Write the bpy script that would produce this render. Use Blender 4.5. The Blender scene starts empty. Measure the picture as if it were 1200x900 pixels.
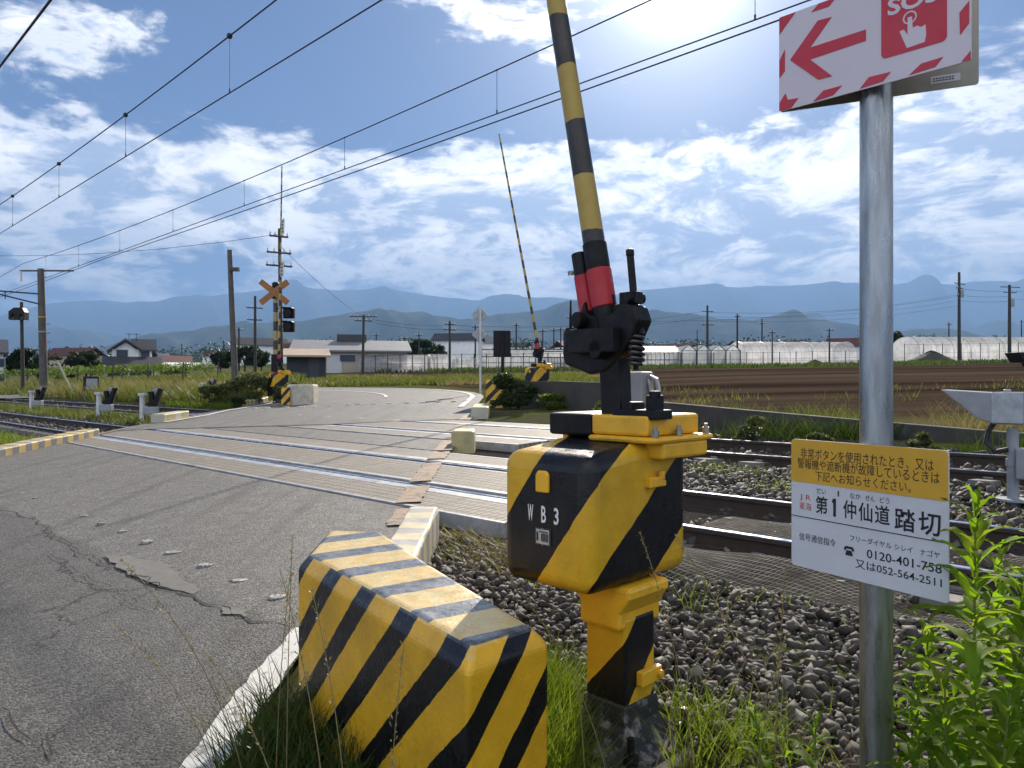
import bpy, bmesh, math, random
import numpy as np
from mathutils import Vector, Matrix
random.seed(7); RNG = np.random.default_rng(7)
R = math.radians
sc = bpy.context.scene
COL = sc.collection

# ------------------------------------------------------------------ camera, sky, sun, exposure
F = 880.0                      # focal length in photo pixels (photo 1200 wide)
CZ = 1.5
cam_d = bpy.data.cameras.new("camera"); cam = bpy.data.objects.new("camera", cam_d); COL.objects.link(cam)
cam.location = (0, 0, CZ); cam.rotation_euler = (R(90), R(0), 0)
cam_d.sensor_width = 36; cam_d.lens = F / 1200 * 36
cam_d.clip_start = 0.05; cam_d.clip_end = 60000
sc.camera = cam
SUN_AZ, SUN_EL = 12.5, 29.0      # azimuth to the right of the view direction (+Y)
sc.view_settings.view_transform = 'Standard'; sc.view_settings.look = 'None'
sc.view_settings.gamma = 1; sc.view_settings.use_curve_mapping = False
sc.view_settings.exposure = 1.2
sc.render.engine = 'CYCLES'
sc.cycles.use_denoising = True
sc.cycles.max_bounces = 6; sc.cycles.diffuse_bounces = 3; sc.cycles.glossy_bounces = 3
sc.cycles.transmission_bounces = 4; sc.cycles.transparent_max_bounces = 8; sc.cycles.volume_bounces = 0
sc.cycles.caustics_reflective = False; sc.cycles.caustics_refractive = False
sun_dir = Vector((math.sin(R(SUN_AZ)) * math.cos(R(SUN_EL)), math.cos(R(SUN_AZ)) * math.cos(R(SUN_EL)), math.sin(R(SUN_EL))))
sd = bpy.data.lights.new("sun", 'SUN'); sun = bpy.data.objects.new("sun", sd); COL.objects.link(sun)
sd.energy = 4.4; sd.angle = R(0.53); sd.color = (1, .90, .77)
sun.rotation_euler = sun_dir.to_track_quat('Z', 'Y').to_euler()

# tiny node helper --------------------------------------------------
class NT:
    def __init__(s, tree): s.t = tree; s.n = tree.nodes; s.l = tree.links
    def node(s, typ, **kw):
        n = s.n.new(typ)
        for k, v in kw.items(): setattr(n, k, v)
        return n
    def put(s, sock, v):
        if isinstance(v, bpy.types.NodeSocket): s.l.new(v, sock)
        elif v is not None:
            try: sock.default_value = v
            except Exception: sock.default_value = (v[0], v[1], v[2], 1) if hasattr(v, '__len__') else v
    def m(s, op, a, b=None, c=None, clamp=False):
        n = s.node('ShaderNodeMath', operation=op, use_clamp=clamp)
        s.put(n.inputs[0], a)
        if b is not None: s.put(n.inputs[1], b)
        if c is not None: s.put(n.inputs[2], c)
        return n.outputs[0]
    def vm(s, op, a, b=None):
        n = s.node('ShaderNodeVectorMath', operation=op); s.put(n.inputs[0], a)
        if b is not None: s.put(n.inputs[1], b)
        return n.outputs['Value'] if op in ('DOT_PRODUCT', 'LENGTH', 'DISTANCE') else n.outputs[0]
    def noise(s, vec, scale, detail=4, rough=.55, dist=0, color=False):
        n = s.node('ShaderNodeTexNoise'); s.put(n.inputs['Vector'], vec); n.inputs['Scale'].default_value = scale
        n.inputs['Detail'].default_value = detail; n.inputs['Roughness'].default_value = rough; n.inputs['Distortion'].default_value = dist
        return n.outputs['Color'] if color else n.outputs[0]
    def ramp(s, v, stops, interp='LINEAR'):
        n = s.node('ShaderNodeValToRGB'); s.put(n.inputs[0], v); cr = n.color_ramp; cr.interpolation = interp
        while len(cr.elements) < len(stops): cr.elements.new(.5)
        for e, (p, c) in zip(cr.elements, stops):
            e.position = p; e.color = (c[0], c[1], c[2], 1) if hasattr(c, '__len__') else (c, c, c, 1)
        return n.outputs[0]
    def mr(s, v, a, b, c=0., d=1., smooth=False):
        n = s.node('ShaderNodeMapRange'); s.put(n.inputs[0], v)
        if smooth: n.interpolation_type = 'SMOOTHSTEP'
        for i, x in enumerate((a, b, c, d)): n.inputs[i + 1].default_value = x
        return n.outputs[0]
    def mix(s, f, a, b, blend='MIX'):
        n = s.node('ShaderNodeMix', data_type='RGBA', blend_type=blend); s.put(n.inputs[0], f)
        s.put(n.inputs[6], a if isinstance(a, bpy.types.NodeSocket) else (*a, 1) if len(a) == 3 else a)
        s.put(n.inputs[7], b if isinstance(b, bpy.types.NodeSocket) else (*b, 1) if len(b) == 3 else b)
        return n.outputs[2]
    def sep(s, v):
        n = s.node('ShaderNodeSeparateXYZ'); s.put(n.inputs[0], v); return n.outputs
    def comb(s, x, y, z):
        n = s.node('ShaderNodeCombineXYZ')
        for i, q in enumerate((x, y, z)): s.put(n.inputs[i], q)
        return n.outputs[0]

def build_world():
    w = bpy.data.worlds.new("World"); sc.world = w; w.use_nodes = True
    nt = NT(w.node_tree); nt.n.clear()
    out = nt.node('ShaderNodeOutputWorld'); bg = nt.node('ShaderNodeBackground')
    sky = nt.node('ShaderNodeTexSky', sky_type='NISHITA'); sky.sun_disc = False
    sky.sun_elevation = R(SUN_EL); sky.sun_rotation = R(SUN_AZ)
    sky.air_density = 1.0; sky.dust_density = 0.5; sky.ozone_density = 2.5
    tc = nt.node('ShaderNodeTexCoord'); v = nt.vm('NORMALIZE', tc.outputs['Generated'])
    x, y, z = nt.sep(v)
    el = nt.m('MULTIPLY', nt.m('ARCSINE', z), 180 / math.pi)          # elevation in degrees
    az = nt.m('MULTIPLY', nt.m('ARCTAN2', x, y), 180 / math.pi)
    # layered cloud field: stretched along the horizon, seen edge-on low down
    zs = nt.m('MULTIPLY', z, 2.5)
    vec = nt.comb(nt.m('ADD', x, 3.7), nt.m('ADD', y, 1.2), zs)
    warp = nt.noise(vec, 3.2, 3, .5, 0, color=True)
    vec2 = nt.vm('ADD', vec, nt.vm('SCALE', nt.vm('SUBTRACT', warp, (.5, .5, .5))))
    vec2.node.inputs[1].links[0].from_node.inputs['Scale'].default_value = .14
    n1 = nt.noise(vec2, 5.0, 12, .58, .05)
    n2 = nt.noise(nt.vm('ADD', vec2, (7.1, 2.2, 5.3)), 17, 9, .62, .1)
    # cloud cover by elevation
    cov = nt.ramp(nt.m('DIVIDE', el, 60), [(0, .60), (.07, .60), (.13, .595), (.2, .61), (.27, .585), (.315, .485), (.37, .415), (.55, .40), (1, .45)])
    def blob(a0, e0, ra, re, amt):
        da = nt.m('DIVIDE', nt.m('SUBTRACT', az, a0), ra); de = nt.m('DIVIDE', nt.m('SUBTRACT', el, e0), re)
        r2 = nt.m('ADD', nt.m('MULTIPLY', da, da), nt.m('MULTIPLY', de, de))
        return nt.m('MULTIPLY', nt.m('POWER', math.e, nt.m('MULTIPLY', r2, -1)), amt)
    extra = blob(-30.5, 22, 5.5, 2.6, .15)
    for b in CLOUDS: extra = nt.m('ADD', extra, blob(*b))
    back = nt.mr(y, .25, -.5, 0, 1, True)  # unseen brighter clouds added behind the camera to fill the backlit faces
    dens = nt.m('ADD', nt.m('ADD', nt.m('MULTIPLY', n1, .60), nt.m('MULTIPLY', n2, .40)), nt.m('ADD', nt.m('ADD', nt.m('SUBTRACT', cov, .5), extra), nt.m('MULTIPLY', back, .12)))
    alpha = nt.mr(dens, .49, .625, 0, .98, True)
    n3 = nt.noise(nt.vm('ADD', vec2, (1.5, 9.2, 3.1)), 9, 9, .62, .4)
    thick = nt.m('MULTIPLY', nt.mr(dens, .56, .66, 0, 1, True), nt.mr(n3, .38, .56, 0, 1, True))
    # light scattered forward near the sun
    sdot = nt.m('MAXIMUM', nt.vm('DOT_PRODUCT', v, tuple(sun_dir)), 0)
    glow1 = nt.m('POWER', sdot, 10); glow2 = nt.m('POWER', sdot, 90); glow3 = nt.m('POWER', sdot, 900)
    ccol = nt.mix(thick, (1, .96, .895), (.31, .36, .46))
    cb = nt.m('MULTIPLY', nt.m('ADD', nt.m('ADD', 1.0, nt.m('MULTIPLY', glow1, .35)), nt.m('MULTIPLY', glow2, .8)), nt.m('MULTIPLY', nt.m('ADD', 1, nt.m('MULTIPLY', back, 1.15)), CLOUD_K))
    cl = nt.vm('SCALE', ccol); cl.node.inputs['Scale'].default_value = 1; nt.l.new(cb, cl.node.inputs['Scale'])
    skyc = nt.vm('MULTIPLY', sky.outputs[0], SKY_TINT)
    gl = nt.vm('SCALE', (1, .97, .92)); nt.l.new(nt.m('ADD', nt.m('MULTIPLY', glow2, 3.4), nt.m('ADD', nt.m('MULTIPLY', nt.m('POWER', sdot, 24), .75), nt.m('MULTIPLY', glow3, 24))), gl.node.inputs['Scale'])
    tot = nt.vm('ADD', nt.mix(alpha, skyc, cl), gl)
    nt.l.new(tot, bg.inputs['Color']); bg.inputs['Strength'].default_value = SKY_S
    nt.l.new(bg.outputs[0], out.inputs[0])
    w.cycles.sampling_method = 'MANUAL'; w.cycles.sample_map_resolution = 1024
SKY_S = .12; CLOUD_K = 6.8; SKY_TINT = (.118, .147, .208)
CLOUDS = [(-3, 25.5, 7, 2.4, .14), (-22, 13.5, 14, 3.6, .06), (20, 13, 11, 4.2, .07), (30, 18, 6, 2.0, .10), (0, 21, 7, 3, -.10), (-15, 20.5, 9, 3, -.10), (14, 20.5, 8, 2.2, -.08)]
build_world()

# ------------------------------------------------------------------ geometry of the place
TH = math.atan2(888, F)
U = Vector((-math.sin(TH), math.cos(TH), 0)); N = Vector((math.cos(TH), math.sin(TH), 0))
def SD(s, d, z=0): return Vector((U.x * s + N.x * d, U.y * s + N.y * d, z))
def dof(x, y): return N.x * x + N.y * y
def sof(x, y): return U.x * x + U.y * y
def tpx(px): return (px - 600) / F
def PX(px, py, Y): return Vector(((px - 600) / F * Y, Y, CZ + (450 - py) / F * Y))
def Yd(px, d): t = tpx(px); return d / (N.x * t + N.y)
RAILS = [(5.03, .42), (6.16, .50), (8.93, .606), (10.06, .686)]
_bd = [-40, -10, 0, 5.03, 6.16, 8.93, 10.06, 12, 13, 15]
_bz = [-.5, -.25, .063, .42, .50, .606, .686, .75, .80, .84]
def base(d): return np.interp(d, _bd, _bz)
_at = [-.9, -.65, -.2, .1, .3, .7]
_aA = [.016, .016, .0214, .03, .037, .042]; _aC = [0, .004, .022, .008, 0, 0]
def ground(x, y):
    x = np.asarray(x, float); y = np.asarray(y, float)
    d = N.x * x + N.y * y
    yy = np.maximum(y, 1.0); t = x / yy
    q = np.maximum(N.x * t + N.y, .12); y0 = 13 / q
    A = np.interp(t, _at, _aA); C = np.interp(t, _at, _aC)
    zf = .80 + A * np.maximum(0, yy - y0) + C * np.maximum(0, yy - np.maximum(48, y0))
    zn = base(d)
    z = np.where(d > 13, zf, zn)
    # track bed sits a little under the rails
    bed = np.where((d > 3.9) & (d < 11.2), .13, 0.05)
    return np.where(d > 13, z, z - bed)
def gz(x, y): return float(ground(x, y))
def roadz(x, y):
    d = dof(x, y)
    return float(np.where(d > 13, ground(x, y) + .03, base(d)))
def G(px, Y, dz=0):
    x = tpx(px) * Y; return Vector((x, Y, gz(x, Y) + dz))

# ------------------------------------------------------------------ materials
MATS = {}
def newmat(name):
    m = bpy.data.materials.new(name); m.use_nodes = True; nt = NT(m.node_tree); nt.n.clear()
    out = nt.node('ShaderNodeOutputMaterial'); b = nt.node('ShaderNodeBsdfPrincipled'); nt.l.new(b.outputs[0], out.inputs[0])
    MATS[name] = m
    return m, nt, b, out
def bump(nt, b, h, strength=.3, dist=.01):
    n = nt.node('ShaderNodeBump'); n.inputs['Strength'].default_value = strength; n.inputs['Distance'].default_value = dist
    nt.put(n.inputs['Height'], h); nt.l.new(n.outputs[0], b.inputs['Normal'])
def objco(nt): return nt.node('ShaderNodeTexCoord').outputs['Object']
def geoco(nt): return nt.node('ShaderNodeNewGeometry').outputs['Position']
def plain(name, col, rough=.6, metal=0, var=.25, scale=8, bmp=.15, bscale=60, dirt=None, spec=.5, world=False, stretch=None):
    m, nt, b, out = newmat(name)
    co = geoco(nt) if world else objco(nt)
    if stretch: co = nt.vm('MULTIPLY', co, stretch)
    n = nt.noise(co, scale, 5, .6)
    f = nt.mr(n, .25, .75, 1 - var, 1 + var)
    c = nt.vm('SCALE', col); nt.l.new(f, c.node.inputs['Scale'])
    if dirt:
        n2 = nt.noise(co, scale * .6, 6, .7); c = nt.mix(nt.mr(n2, .52, .72, 0, .8), c, dirt)
    nt.l.new(c, b.inputs['Base Color'])
    b.inputs['Roughness'].default_value = rough; b.inputs['Metallic'].default_value = metal
    nt.l.new(nt.mr(nt.noise(co, scale * 3, 4), .3, .7, max(.05, rough - .12), min(1, rough + .12)), b.inputs['Roughness'])
    b.inputs['Specular IOR Level'].default_value = spec
    if bmp: bump(nt, b, nt.noise(co, bscale, 4), bmp, .004)
    return m
YEL = (.80, .43, .022); BLK = (.007, .007, .009)
def striped(name, cfun, bands, rough=.42, yel=YEL, wear=.5, sheen_chips=False):
    """bands: list of (threshold, is_black) along the stripe coordinate, mapped lo..hi"""
    m, nt, b, out = newmat(name)
    co = objco(nt); wob = nt.m('MULTIPLY', nt.m('SUBTRACT', nt.noise(co, 14, 4), .5), .02)
    c = nt.m('ADD', cfun(nt, co), wob)
    if bands[0] == 'fract': k = nt.m('LESS_THAN', nt.m('FRACT', nt.m('DIVIDE', nt.m('SUBTRACT', c, bands[2]), bands[1])), bands[3])
    else:
        lo, hi, lst = bands
        k = nt.ramp(nt.mr(c, lo, hi), [((p - lo) / (hi - lo), float(v)) for p, v in lst], 'CONSTANT')
    yn = nt.noise(co, 6, 6, .65)
    yc = nt.mix(nt.mr(yn, .35, .75), yel, tuple(q * .72 for q in yel))
    chip = nt.mr(nt.noise(co, 42, 8, .72), .66, .72, 0, wear)
    grime = nt.mr(nt.noise(co, 3.5, 7, .7), .5, .8, 0, .35)
    col = nt.mix(k, yc, BLK)
    col = nt.mix(chip, col, (.12, .09, .05)); col = nt.mix(nt.m('MULTIPLY', grime, nt.m('SUBTRACT', 1, nt.m('MULTIPLY', k, .75))), col, (.20, .13, .05))
    if sheen_chips:   # pale sky sheen painted into the flat top's colour; larger concrete chips all over
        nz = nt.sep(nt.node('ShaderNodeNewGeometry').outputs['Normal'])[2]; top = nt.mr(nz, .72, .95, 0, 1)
        sheen_col = nt.mix(k, (.62, .52, .27), (.20, .215, .235)); sp_ = nt.mr(nt.noise(co, 26, 8, .75), .40, .60, .35, 1.0)
        col = nt.mix(nt.m('MULTIPLY', top, sp_), col, sheen_col)
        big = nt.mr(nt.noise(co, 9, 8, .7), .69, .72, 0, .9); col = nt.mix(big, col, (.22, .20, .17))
    b.inputs['Specular IOR Level'].default_value = .38
    nt.l.new(col, b.inputs['Base Color'])
    nt.l.new(nt.mr(nt.noise(co, 20, 4), .3, .7, rough - .1, rough + .15), b.inputs['Roughness'])
    bump(nt, b, nt.m('ADD', nt.noise(co, 90, 5), nt.m('ADD', nt.m('MULTIPLY', nt.noise(co, 12, 4), 1.5), nt.m('MULTIPLY', nt.noise(co, 4.5, 4), 2.5))), .22, .008)
    return m
def bandstripe(name, axis_vec, period, frac=.5, phase=0, rough=.45, yel=YEL, blk=BLK, wear=.3):
    m, nt, b, out = newmat(name); co = objco(nt)
    wob = nt.m('MULTIPLY', nt.m('SUBTRACT', nt.noise(co, 9, 5), .5), period * .1)
    c = nt.m('ADD', nt.m('ADD', nt.vm('DOT_PRODUCT', co, axis_vec), wob), phase)
    fr = nt.m('FRACT', nt.m('DIVIDE', c, period))
    k = nt.m('LESS_THAN', fr, frac)
    yc = nt.mix(nt.mr(nt.noise(co, 5, 6, .65), .35, .75), yel, tuple(q * .75 for q in yel))
    col = nt.mix(k, yc, blk)
    chip = nt.mr(nt.noise(co, 30, 8, .75), .62, .68, 0, wear)
    col = nt.mix(chip, col, (.30, .27, .20)); col = nt.mix(nt.mr(nt.noise(co, 2.6, 7, .7), .5, .8, 0, .35), col, (.12, .10, .07))
    nt.l.new(col, b.inputs['Base Color']); b.inputs['Roughness'].default_value = rough
    nt.l.new(nt.mr(nt.noise(co, 16, 5), .3, .7, rough - .15, rough + .15), b.inputs['Roughness'])
    bump(nt, b, nt.m('ADD', nt.noise(co, 140, 6, .7), nt.m('MULTIPLY', nt.noise(co, 9, 5), 2)), .25, .008)
    return m
def leafmat(name, col, trans=.45, var=.35, yellow=(.30, .30, .06), rough=.5):
    m, nt, b, out = newmat(name)
    g = nt.node('ShaderNodeNewGeometry')
    f = nt.mr(g.outputs['Random Per Island'], 0, 1, 1 - var, 1 + var)
    c = nt.vm('SCALE', col); nt.l.new(f, c.node.inputs['Scale'])
    r2 = nt.m('FRACT', nt.m('MULTIPLY', g.outputs['Random Per Island'], 17.3))
    c = nt.mix(nt.mr(r2, .6, 1, 0, .6), c, yellow)
    c = nt.mix(nt.mr(nt.noise(g.outputs['Position'], 1.2, 4), .4, .75, 0, .45), c, tuple(q * .55 for q in col))
    nt.l.new(c, b.inputs['Base Color']); b.inputs['Roughness'].default_value = rough; b.inputs['Specular IOR Level'].default_value = .3
    tr = nt.node('ShaderNodeBsdfTranslucent'); nt.l.new(nt.vm('MULTIPLY', c, (1.25, 1.35, .7)), tr.inputs['Color'])
    mx = nt.node('ShaderNodeMixShader'); mx.inputs[0].default_value = trans
    nt.l.new(b.outputs[0], mx.inputs[1]); nt.l.new(tr.outputs[0], mx.inputs[2]); nt.l.new(mx.outputs[0], out.inputs[0])
    return m

# ------------------------------------------------------------------ mesh building
class MB:
    def __init__(s): s.v = []; s.f = []; s.mi = []; s.cur = 0
    def add(s, vs, fs):
        o = len(s.v); s.v += [tuple(p) for p in vs]
        for f in fs: s.f.append([i + o for i in f]); s.mi.append(s.cur)
        return s
    def box(s, c, size, rot=None, taper=1):
        hx, hy, hz = size[0] / 2, size[1] / 2, size[2] / 2; vs = []
        for z, k in ((-hz, 1), (hz, taper)):
            for x, y in ((-hx, -hy), (hx, -hy), (hx, hy), (-hx, hy)): vs.append(Vector((x * k, y * k, z)))
        if rot is not None: vs = [rot @ q for q in vs]
        c = Vector(c)
        return s.add([q + c for q in vs], [(3, 2, 1, 0), (4, 5, 6, 7), (0, 1, 5, 4), (1, 2, 6, 5), (2, 3, 7, 6), (3, 0, 4, 7)])
    def cyl(s, p0, p1, r0, r1=None, n=12, caps=True):
        r1 = r0 if r1 is None else r1; p0 = Vector(p0); p1 = Vector(p1); a = (p1 - p0).normalized()
        e = a.orthogonal().normalized(); g = a.cross(e); vs = []
        for p, r in ((p0, r0), (p1, r1)):
            for i in range(n):
                w = 2 * math.pi * i / n; vs.append(p + (e * math.cos(w) + g * math.sin(w)) * r)
        fs = [(i, (i + 1) % n, n + (i + 1) % n, n + i) for i in range(n)]
        if caps: fs += [tuple(range(n - 1, -1, -1)), tuple(range(n, 2 * n))]
        return s.add(vs, fs)
    def tube(s, pts, r, n=6, rr=None):
        pts = [Vector(p) for p in pts]; m = len(pts); vs = []; pe = None
        for i, p in enumerate(pts):
            a = (pts[min(i + 1, m - 1)] - pts[max(i - 1, 0)]).normalized()
            e = (a.orthogonal() if pe is None else pe - a * pe.dot(a)).normalized(); pe = e; g = a.cross(e)
            ri = rr[i] if rr else r
            for k in range(n):
                w = 2 * math.pi * k / n; vs.append(p + (e * math.cos(w) + g * math.sin(w)) * ri)
        fs = [(i * n + k, i * n + (k + 1) % n, (i + 1) * n + (k + 1) % n, (i + 1) * n + k) for i in range(m - 1) for k in range(n)]
        fs += [tuple(range(n - 1, -1, -1)), tuple(range((m - 1) * n, m * n))]
        return s.add(vs, fs)
    def prism(s, poly, z0, z1, axis='z', map3=None):
        """poly 2-D; extruded; map3(a,b,h) -> 3-D point"""
        n = len(poly)
        if map3 is None: map3 = {'z': lambda a, b, h: (a, b, h), 'y': lambda a, b, h: (a, h, b), 'x': lambda a, b, h: (h, a, b)}[axis]
        vs = [map3(a, b, z0) for a, b in poly] + [map3(a, b, z1) for a, b in poly]
        fs = [tuple(range(n - 1, -1, -1)), tuple(range(n, 2 * n))] + [(i, (i + 1) % n, n + (i + 1) % n, n + i) for i in range(n)]
        return s.add(vs, fs)
    def lathe(s, prof, c=(0, 0, 0), n=16):
        vs = []; c = Vector(c)
        for r, z in prof:
            for k in range(n):
                w = 2 * math.pi * k / n; vs.append(c + Vector((r * math.cos(w), r * math.sin(w), z)))
        m = len(prof)
        fs = [(i * n + k, i * n + (k + 1) % n, (i + 1) * n + (k + 1) % n, (i + 1) * n + k) for i in range(m - 1) for k in range(n)]
        fs += [tuple(range(n - 1, -1, -1)), tuple(range((m - 1) * n, m * n))]
        return s.add(vs, fs)
    def ball(s, c, r, n=10, sq=(1, 1, 1)):
        prof = [(max(.001, math.sin(math.pi * i / n)), -math.cos(math.pi * i / n)) for i in range(n + 1)]
        o = len(s.v); s.lathe([(a, b) for a, b in prof], (0, 0, 0), n + 2)
        for i in range(o, len(s.v)):
            q = s.v[i]; s.v[i] = (c[0] + q[0] * r * sq[0], c[1] + q[1] * r * sq[1], c[2] + q[2] * r * sq[2])
        return s
    def build(s, name, mats, parent=None, bevel=0, smooth=False, seg=2, loc=None, rz=0, fix=True):
        me = bpy.data.meshes.new(name); me.from_pydata(s.v, [], s.f)
        if not isinstance(mats, (list, tuple)): mats = [mats]
        for q in mats: me.materials.append(q)
        if len(mats) > 1: me.polygons.foreach_set('material_index', s.mi)
        if fix:
            bm = bmesh.new(); bm.from_mesh(me); bmesh.ops.recalc_face_normals(bm, faces=bm.faces); bm.to_mesh(me); bm.free()
        o = bpy.data.objects.new(name, me); COL.objects.link(o)
        if parent: o.parent = parent
        if loc is not None: o.location = loc
        o.rotation_euler.z = rz
        if bevel:
            b = o.modifiers.new('bevel', 'BEVEL'); b.width = bevel; b.segments = seg; b.limit_method = 'ANGLE'; b.angle_limit = R(35)
        if smooth:
            me.polygons.foreach_set('use_smooth', [True] * len(me.polygons))
            try: me.set_sharp_from_angle(angle=R(40))
            except Exception: pass
        me.update()
        return o
def npmesh(name, V, Fq, mat, parent=None, smooth=False, loc=None):
    """numpy verts (n,3) and faces (m,k)"""
    me = bpy.data.meshes.new(name); V = np.asarray(V, np.float32); Fq = np.asarray(Fq, np.int32); k = Fq.shape[1]
    me.vertices.add(len(V)); me.vertices.foreach_set('co', V.ravel())
    me.loops.add(Fq.size); me.loops.foreach_set('vertex_index', Fq.ravel())
    me.polygons.add(len(Fq)); me.polygons.foreach_set('loop_start', np.arange(0, Fq.size, k, dtype=np.int32))
    me.polygons.foreach_set('loop_total', np.full(len(Fq), k, np.int32))
    if smooth: me.polygons.foreach_set('use_smooth', np.ones(len(Fq), bool))
    me.materials.append(mat); me.update(calc_edges=True); me.validate()
    o = bpy.data.objects.new(name, me); COL.objects.link(o)
    if parent: o.parent = parent
    if loc is not None: o.location = loc
    return o
def tag(o, label=None, cat=None, group=None, kind=None):
    if label: o['label'] = label
    if cat: o['category'] = cat
    if group: o['group'] = group
    if kind: o['kind'] = kind
    return o
def thing(name, label, cat, loc=(0, 0, 0), rz=0, group=None):
    o = bpy.data.objects.new(name, None); COL.objects.link(o); o.location = loc; o.rotation_euler.z = rz
    o.empty_display_size = .2
    return tag(o, label, cat, group)
def kids(o): return [c for c in bpy.data.objects if c.parent == o]
def dup(o, loc=None, rz=None, label=None, group=None, scale=None, parent=None):
    c = o.copy(); COL.objects.link(c)
    if parent is not None: c.parent = parent
    if loc is not None: c.location = loc
    if rz is not None: c.rotation_euler.z = rz
    if scale is not None: c.scale = scale if hasattr(scale, '__len__') else (scale,) * 3
    if label: c['label'] = label
    if group: c['group'] = group
    for k in kids(o): dup(k, parent=c)
    return c
def structure(o): o['kind'] = 'structure'; return o
def gridmesh(name, A, B, fun, mat, smooth=True):
    A = np.asarray(A, float); B = np.asarray(B, float); a, b = np.meshgrid(A, B, indexing='ij')
    V = np.stack(fun(a, b), -1).reshape(-1, 3); na, nb = len(A), len(B)
    i = np.arange(na - 1)[:, None] * nb + np.arange(nb - 1)[None, :]
    Fq = np.stack([i, i + nb, i + nb + 1, i + 1], -1).reshape(-1, 4)
    o = npmesh(name, V, Fq, mat, smooth=smooth)
    me = o.data
    if len(me.polygons) and me.polygons[0].normal.z < 0: me.flip_normals()
    return o
def text_mesh(body, height=None, width=None, bold=0.0, depth=.0006, maxh=None):
    """a line of lettering as vertices/faces in the XY plane, origin at lower-left of its box; returns (V, F, w, h)"""
    cu = bpy.data.curves.new('lettering', 'FONT'); cu.body = body; cu.size = 1; cu.offset = bold; cu.resolution_u = 3
    ob = bpy.data.objects.new('lettering', cu); COL.objects.link(ob)
    dg = bpy.context.evaluated_depsgraph_get(); dg.update()
    me = bpy.data.meshes.new_from_object(ob.evaluated_get(dg))
    V = np.array([v.co[:] for v in me.vertices]); Fs = [tuple(p.vertices) for p in me.polygons]
    bpy.data.objects.remove(ob); bpy.data.curves.remove(cu); bpy.data.meshes.remove(me)
    V[:, :2] -= V[:, :2].min(0); w, h = V[:, 0].max(), V[:, 1].max()
    sx = width / w if width else height / h
    sy = height / h if height else sx
    V[:, 0] *= sx; V[:, 1] *= sy; V[:, 2] = 0
    return V, Fs, w * sx, h * sy
# ================================================================== SETTING
def geom_xyd(nt):
    p = geoco(nt); x, y, z = nt.sep(p)
    d = nt.vm('DOT_PRODUCT', p, tuple(N)); s = nt.vm('DOT_PRODUCT', p, tuple(U))
    return p, x, y, z, d, s

# ---- ground sheet: gravel verge, track bed, weeds, ploughed field, far farmland (masks in plan)
def mat_ground():
    m, nt, b, out = newmat('ground')
    p, x, y, z, d, s = geom_xyd(nt)
    nA = nt.noise(p, .8, 6, .65); nB = nt.noise(p, 9, 8, .7); nC = nt.noise(p, 45, 6, .7)
    dd = nt.m('ADD', d, nt.m('MULTIPLY', nt.m('SUBTRACT', nA, .5), 2.2))
    dirt = nt.mix(nt.mr(nC, .3, .7), (.05, .042, .032), (.12, .105, .085))
    grav = nt.mix(nt.mr(nC, .35, .65), (.026, .022, .018), (.085, .075, .065))
    grassc = nt.mix(nt.mr(nB, .3, .7), (.03, .055, .012), (.10, .12, .03))
    dry = nt.mix(nt.mr(nC, .3, .7), (.075, .065, .032), (.15, .125, .065))
    # furrows run along x of the field
    fur = nt.m('SINE', nt.m('MULTIPLY', nt.m('ADD', nt.m('ADD', y, nt.m('MULTIPLY', x, -.12)), nt.m('MULTIPLY', nA, .5)), 5.2))
    soil = nt.mix(nt.mr(fur, -1, 1), (.016, .0105, .0075), (.032, .0215, .015))
    soil = nt.mix(nt.mr(nB, .4, .8), soil, (.042, .030, .022))
    bandn = nt.noise(nt.vm('MULTIPLY', p, (.02, .18, 0)), 1, 4)
    soil = nt.mix(nt.mr(bandn, .4, .6, 0, .8), soil, (.092, .066, .048))
    soil = nt.mix(nt.mr(nA, .66, .76, 0, .35), soil, grassc)
    g1 = nt.mix(nt.mr(nt.noise(p, 1.6, 6, .6), .42, .6), dirt, grassc)
    base_c = nt.mix(nt.mr(dd, 3.4, 3.9), g1, grav)
    base_c = nt.mix(nt.mr(dd, 10.9, 11.6), base_c, g1)
    base_c = nt.mix(nt.mr(dd, 12.6, 13.6), base_c, nt.mix(nt.mr(nA, .4, .6), grassc, dry))
    t = nt.m('DIVIDE', x, nt.m('MAXIMUM', y, 1))
    fieldm = nt.m('MULTIPLY', nt.mr(nt.m('ADD', t, nt.m('MULTIPLY', nt.m('SUBTRACT', nA, .5), .04)), -.22, -.19), nt.mr(dd, 14.2, 15.4))
    near_edge = nt.mr(nt.m('ADD', nt.m('SUBTRACT', y, nt.mr(t, -.2, .1, 58, 13)), nt.m('MULTIPLY', nt.m('SUBTRACT', nA, .5), 7)), 0, 2.5)
    fieldm = nt.m('MULTIPLY', nt.m('MULTIPLY', fieldm, near_edge), nt.mr(y, 112, 114, 1, 0))
    c = nt.mix(fieldm, base_c, soil)
    far = nt.mix(nt.mr(nt.noise(p, .03, 5), .4, .6), (.06, .08, .03), (.12, .11, .07))
    c = nt.mix(nt.mr(y, 110, 140), c, far)
    nt.l.new(c, b.inputs['Base Color']); b.inputs['Roughness'].default_value = .95; b.inputs['Specular IOR Level'].default_value = .0
    h = nt.m('ADD', nt.m('MULTIPLY', nC, .4), nt.m('ADD', nB, nt.m('MULTIPLY', nt.m('MULTIPLY', fur, fieldm), .6)))
    bump(nt, b, h, .6, .06)
    return m
dl = sorted(set([-60, -30, -15] + list(np.linspace(-10, 3.6, 40)) + list(np.linspace(3.7, 4.2, 6)) + list(np.linspace(4.4, 10.9, 24)) + [11.0, 11.1, 11.2, 11.3] + list(np.linspace(11.5, 40, 70)) + list(np.geomspace(42, 9000, 60))))
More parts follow.
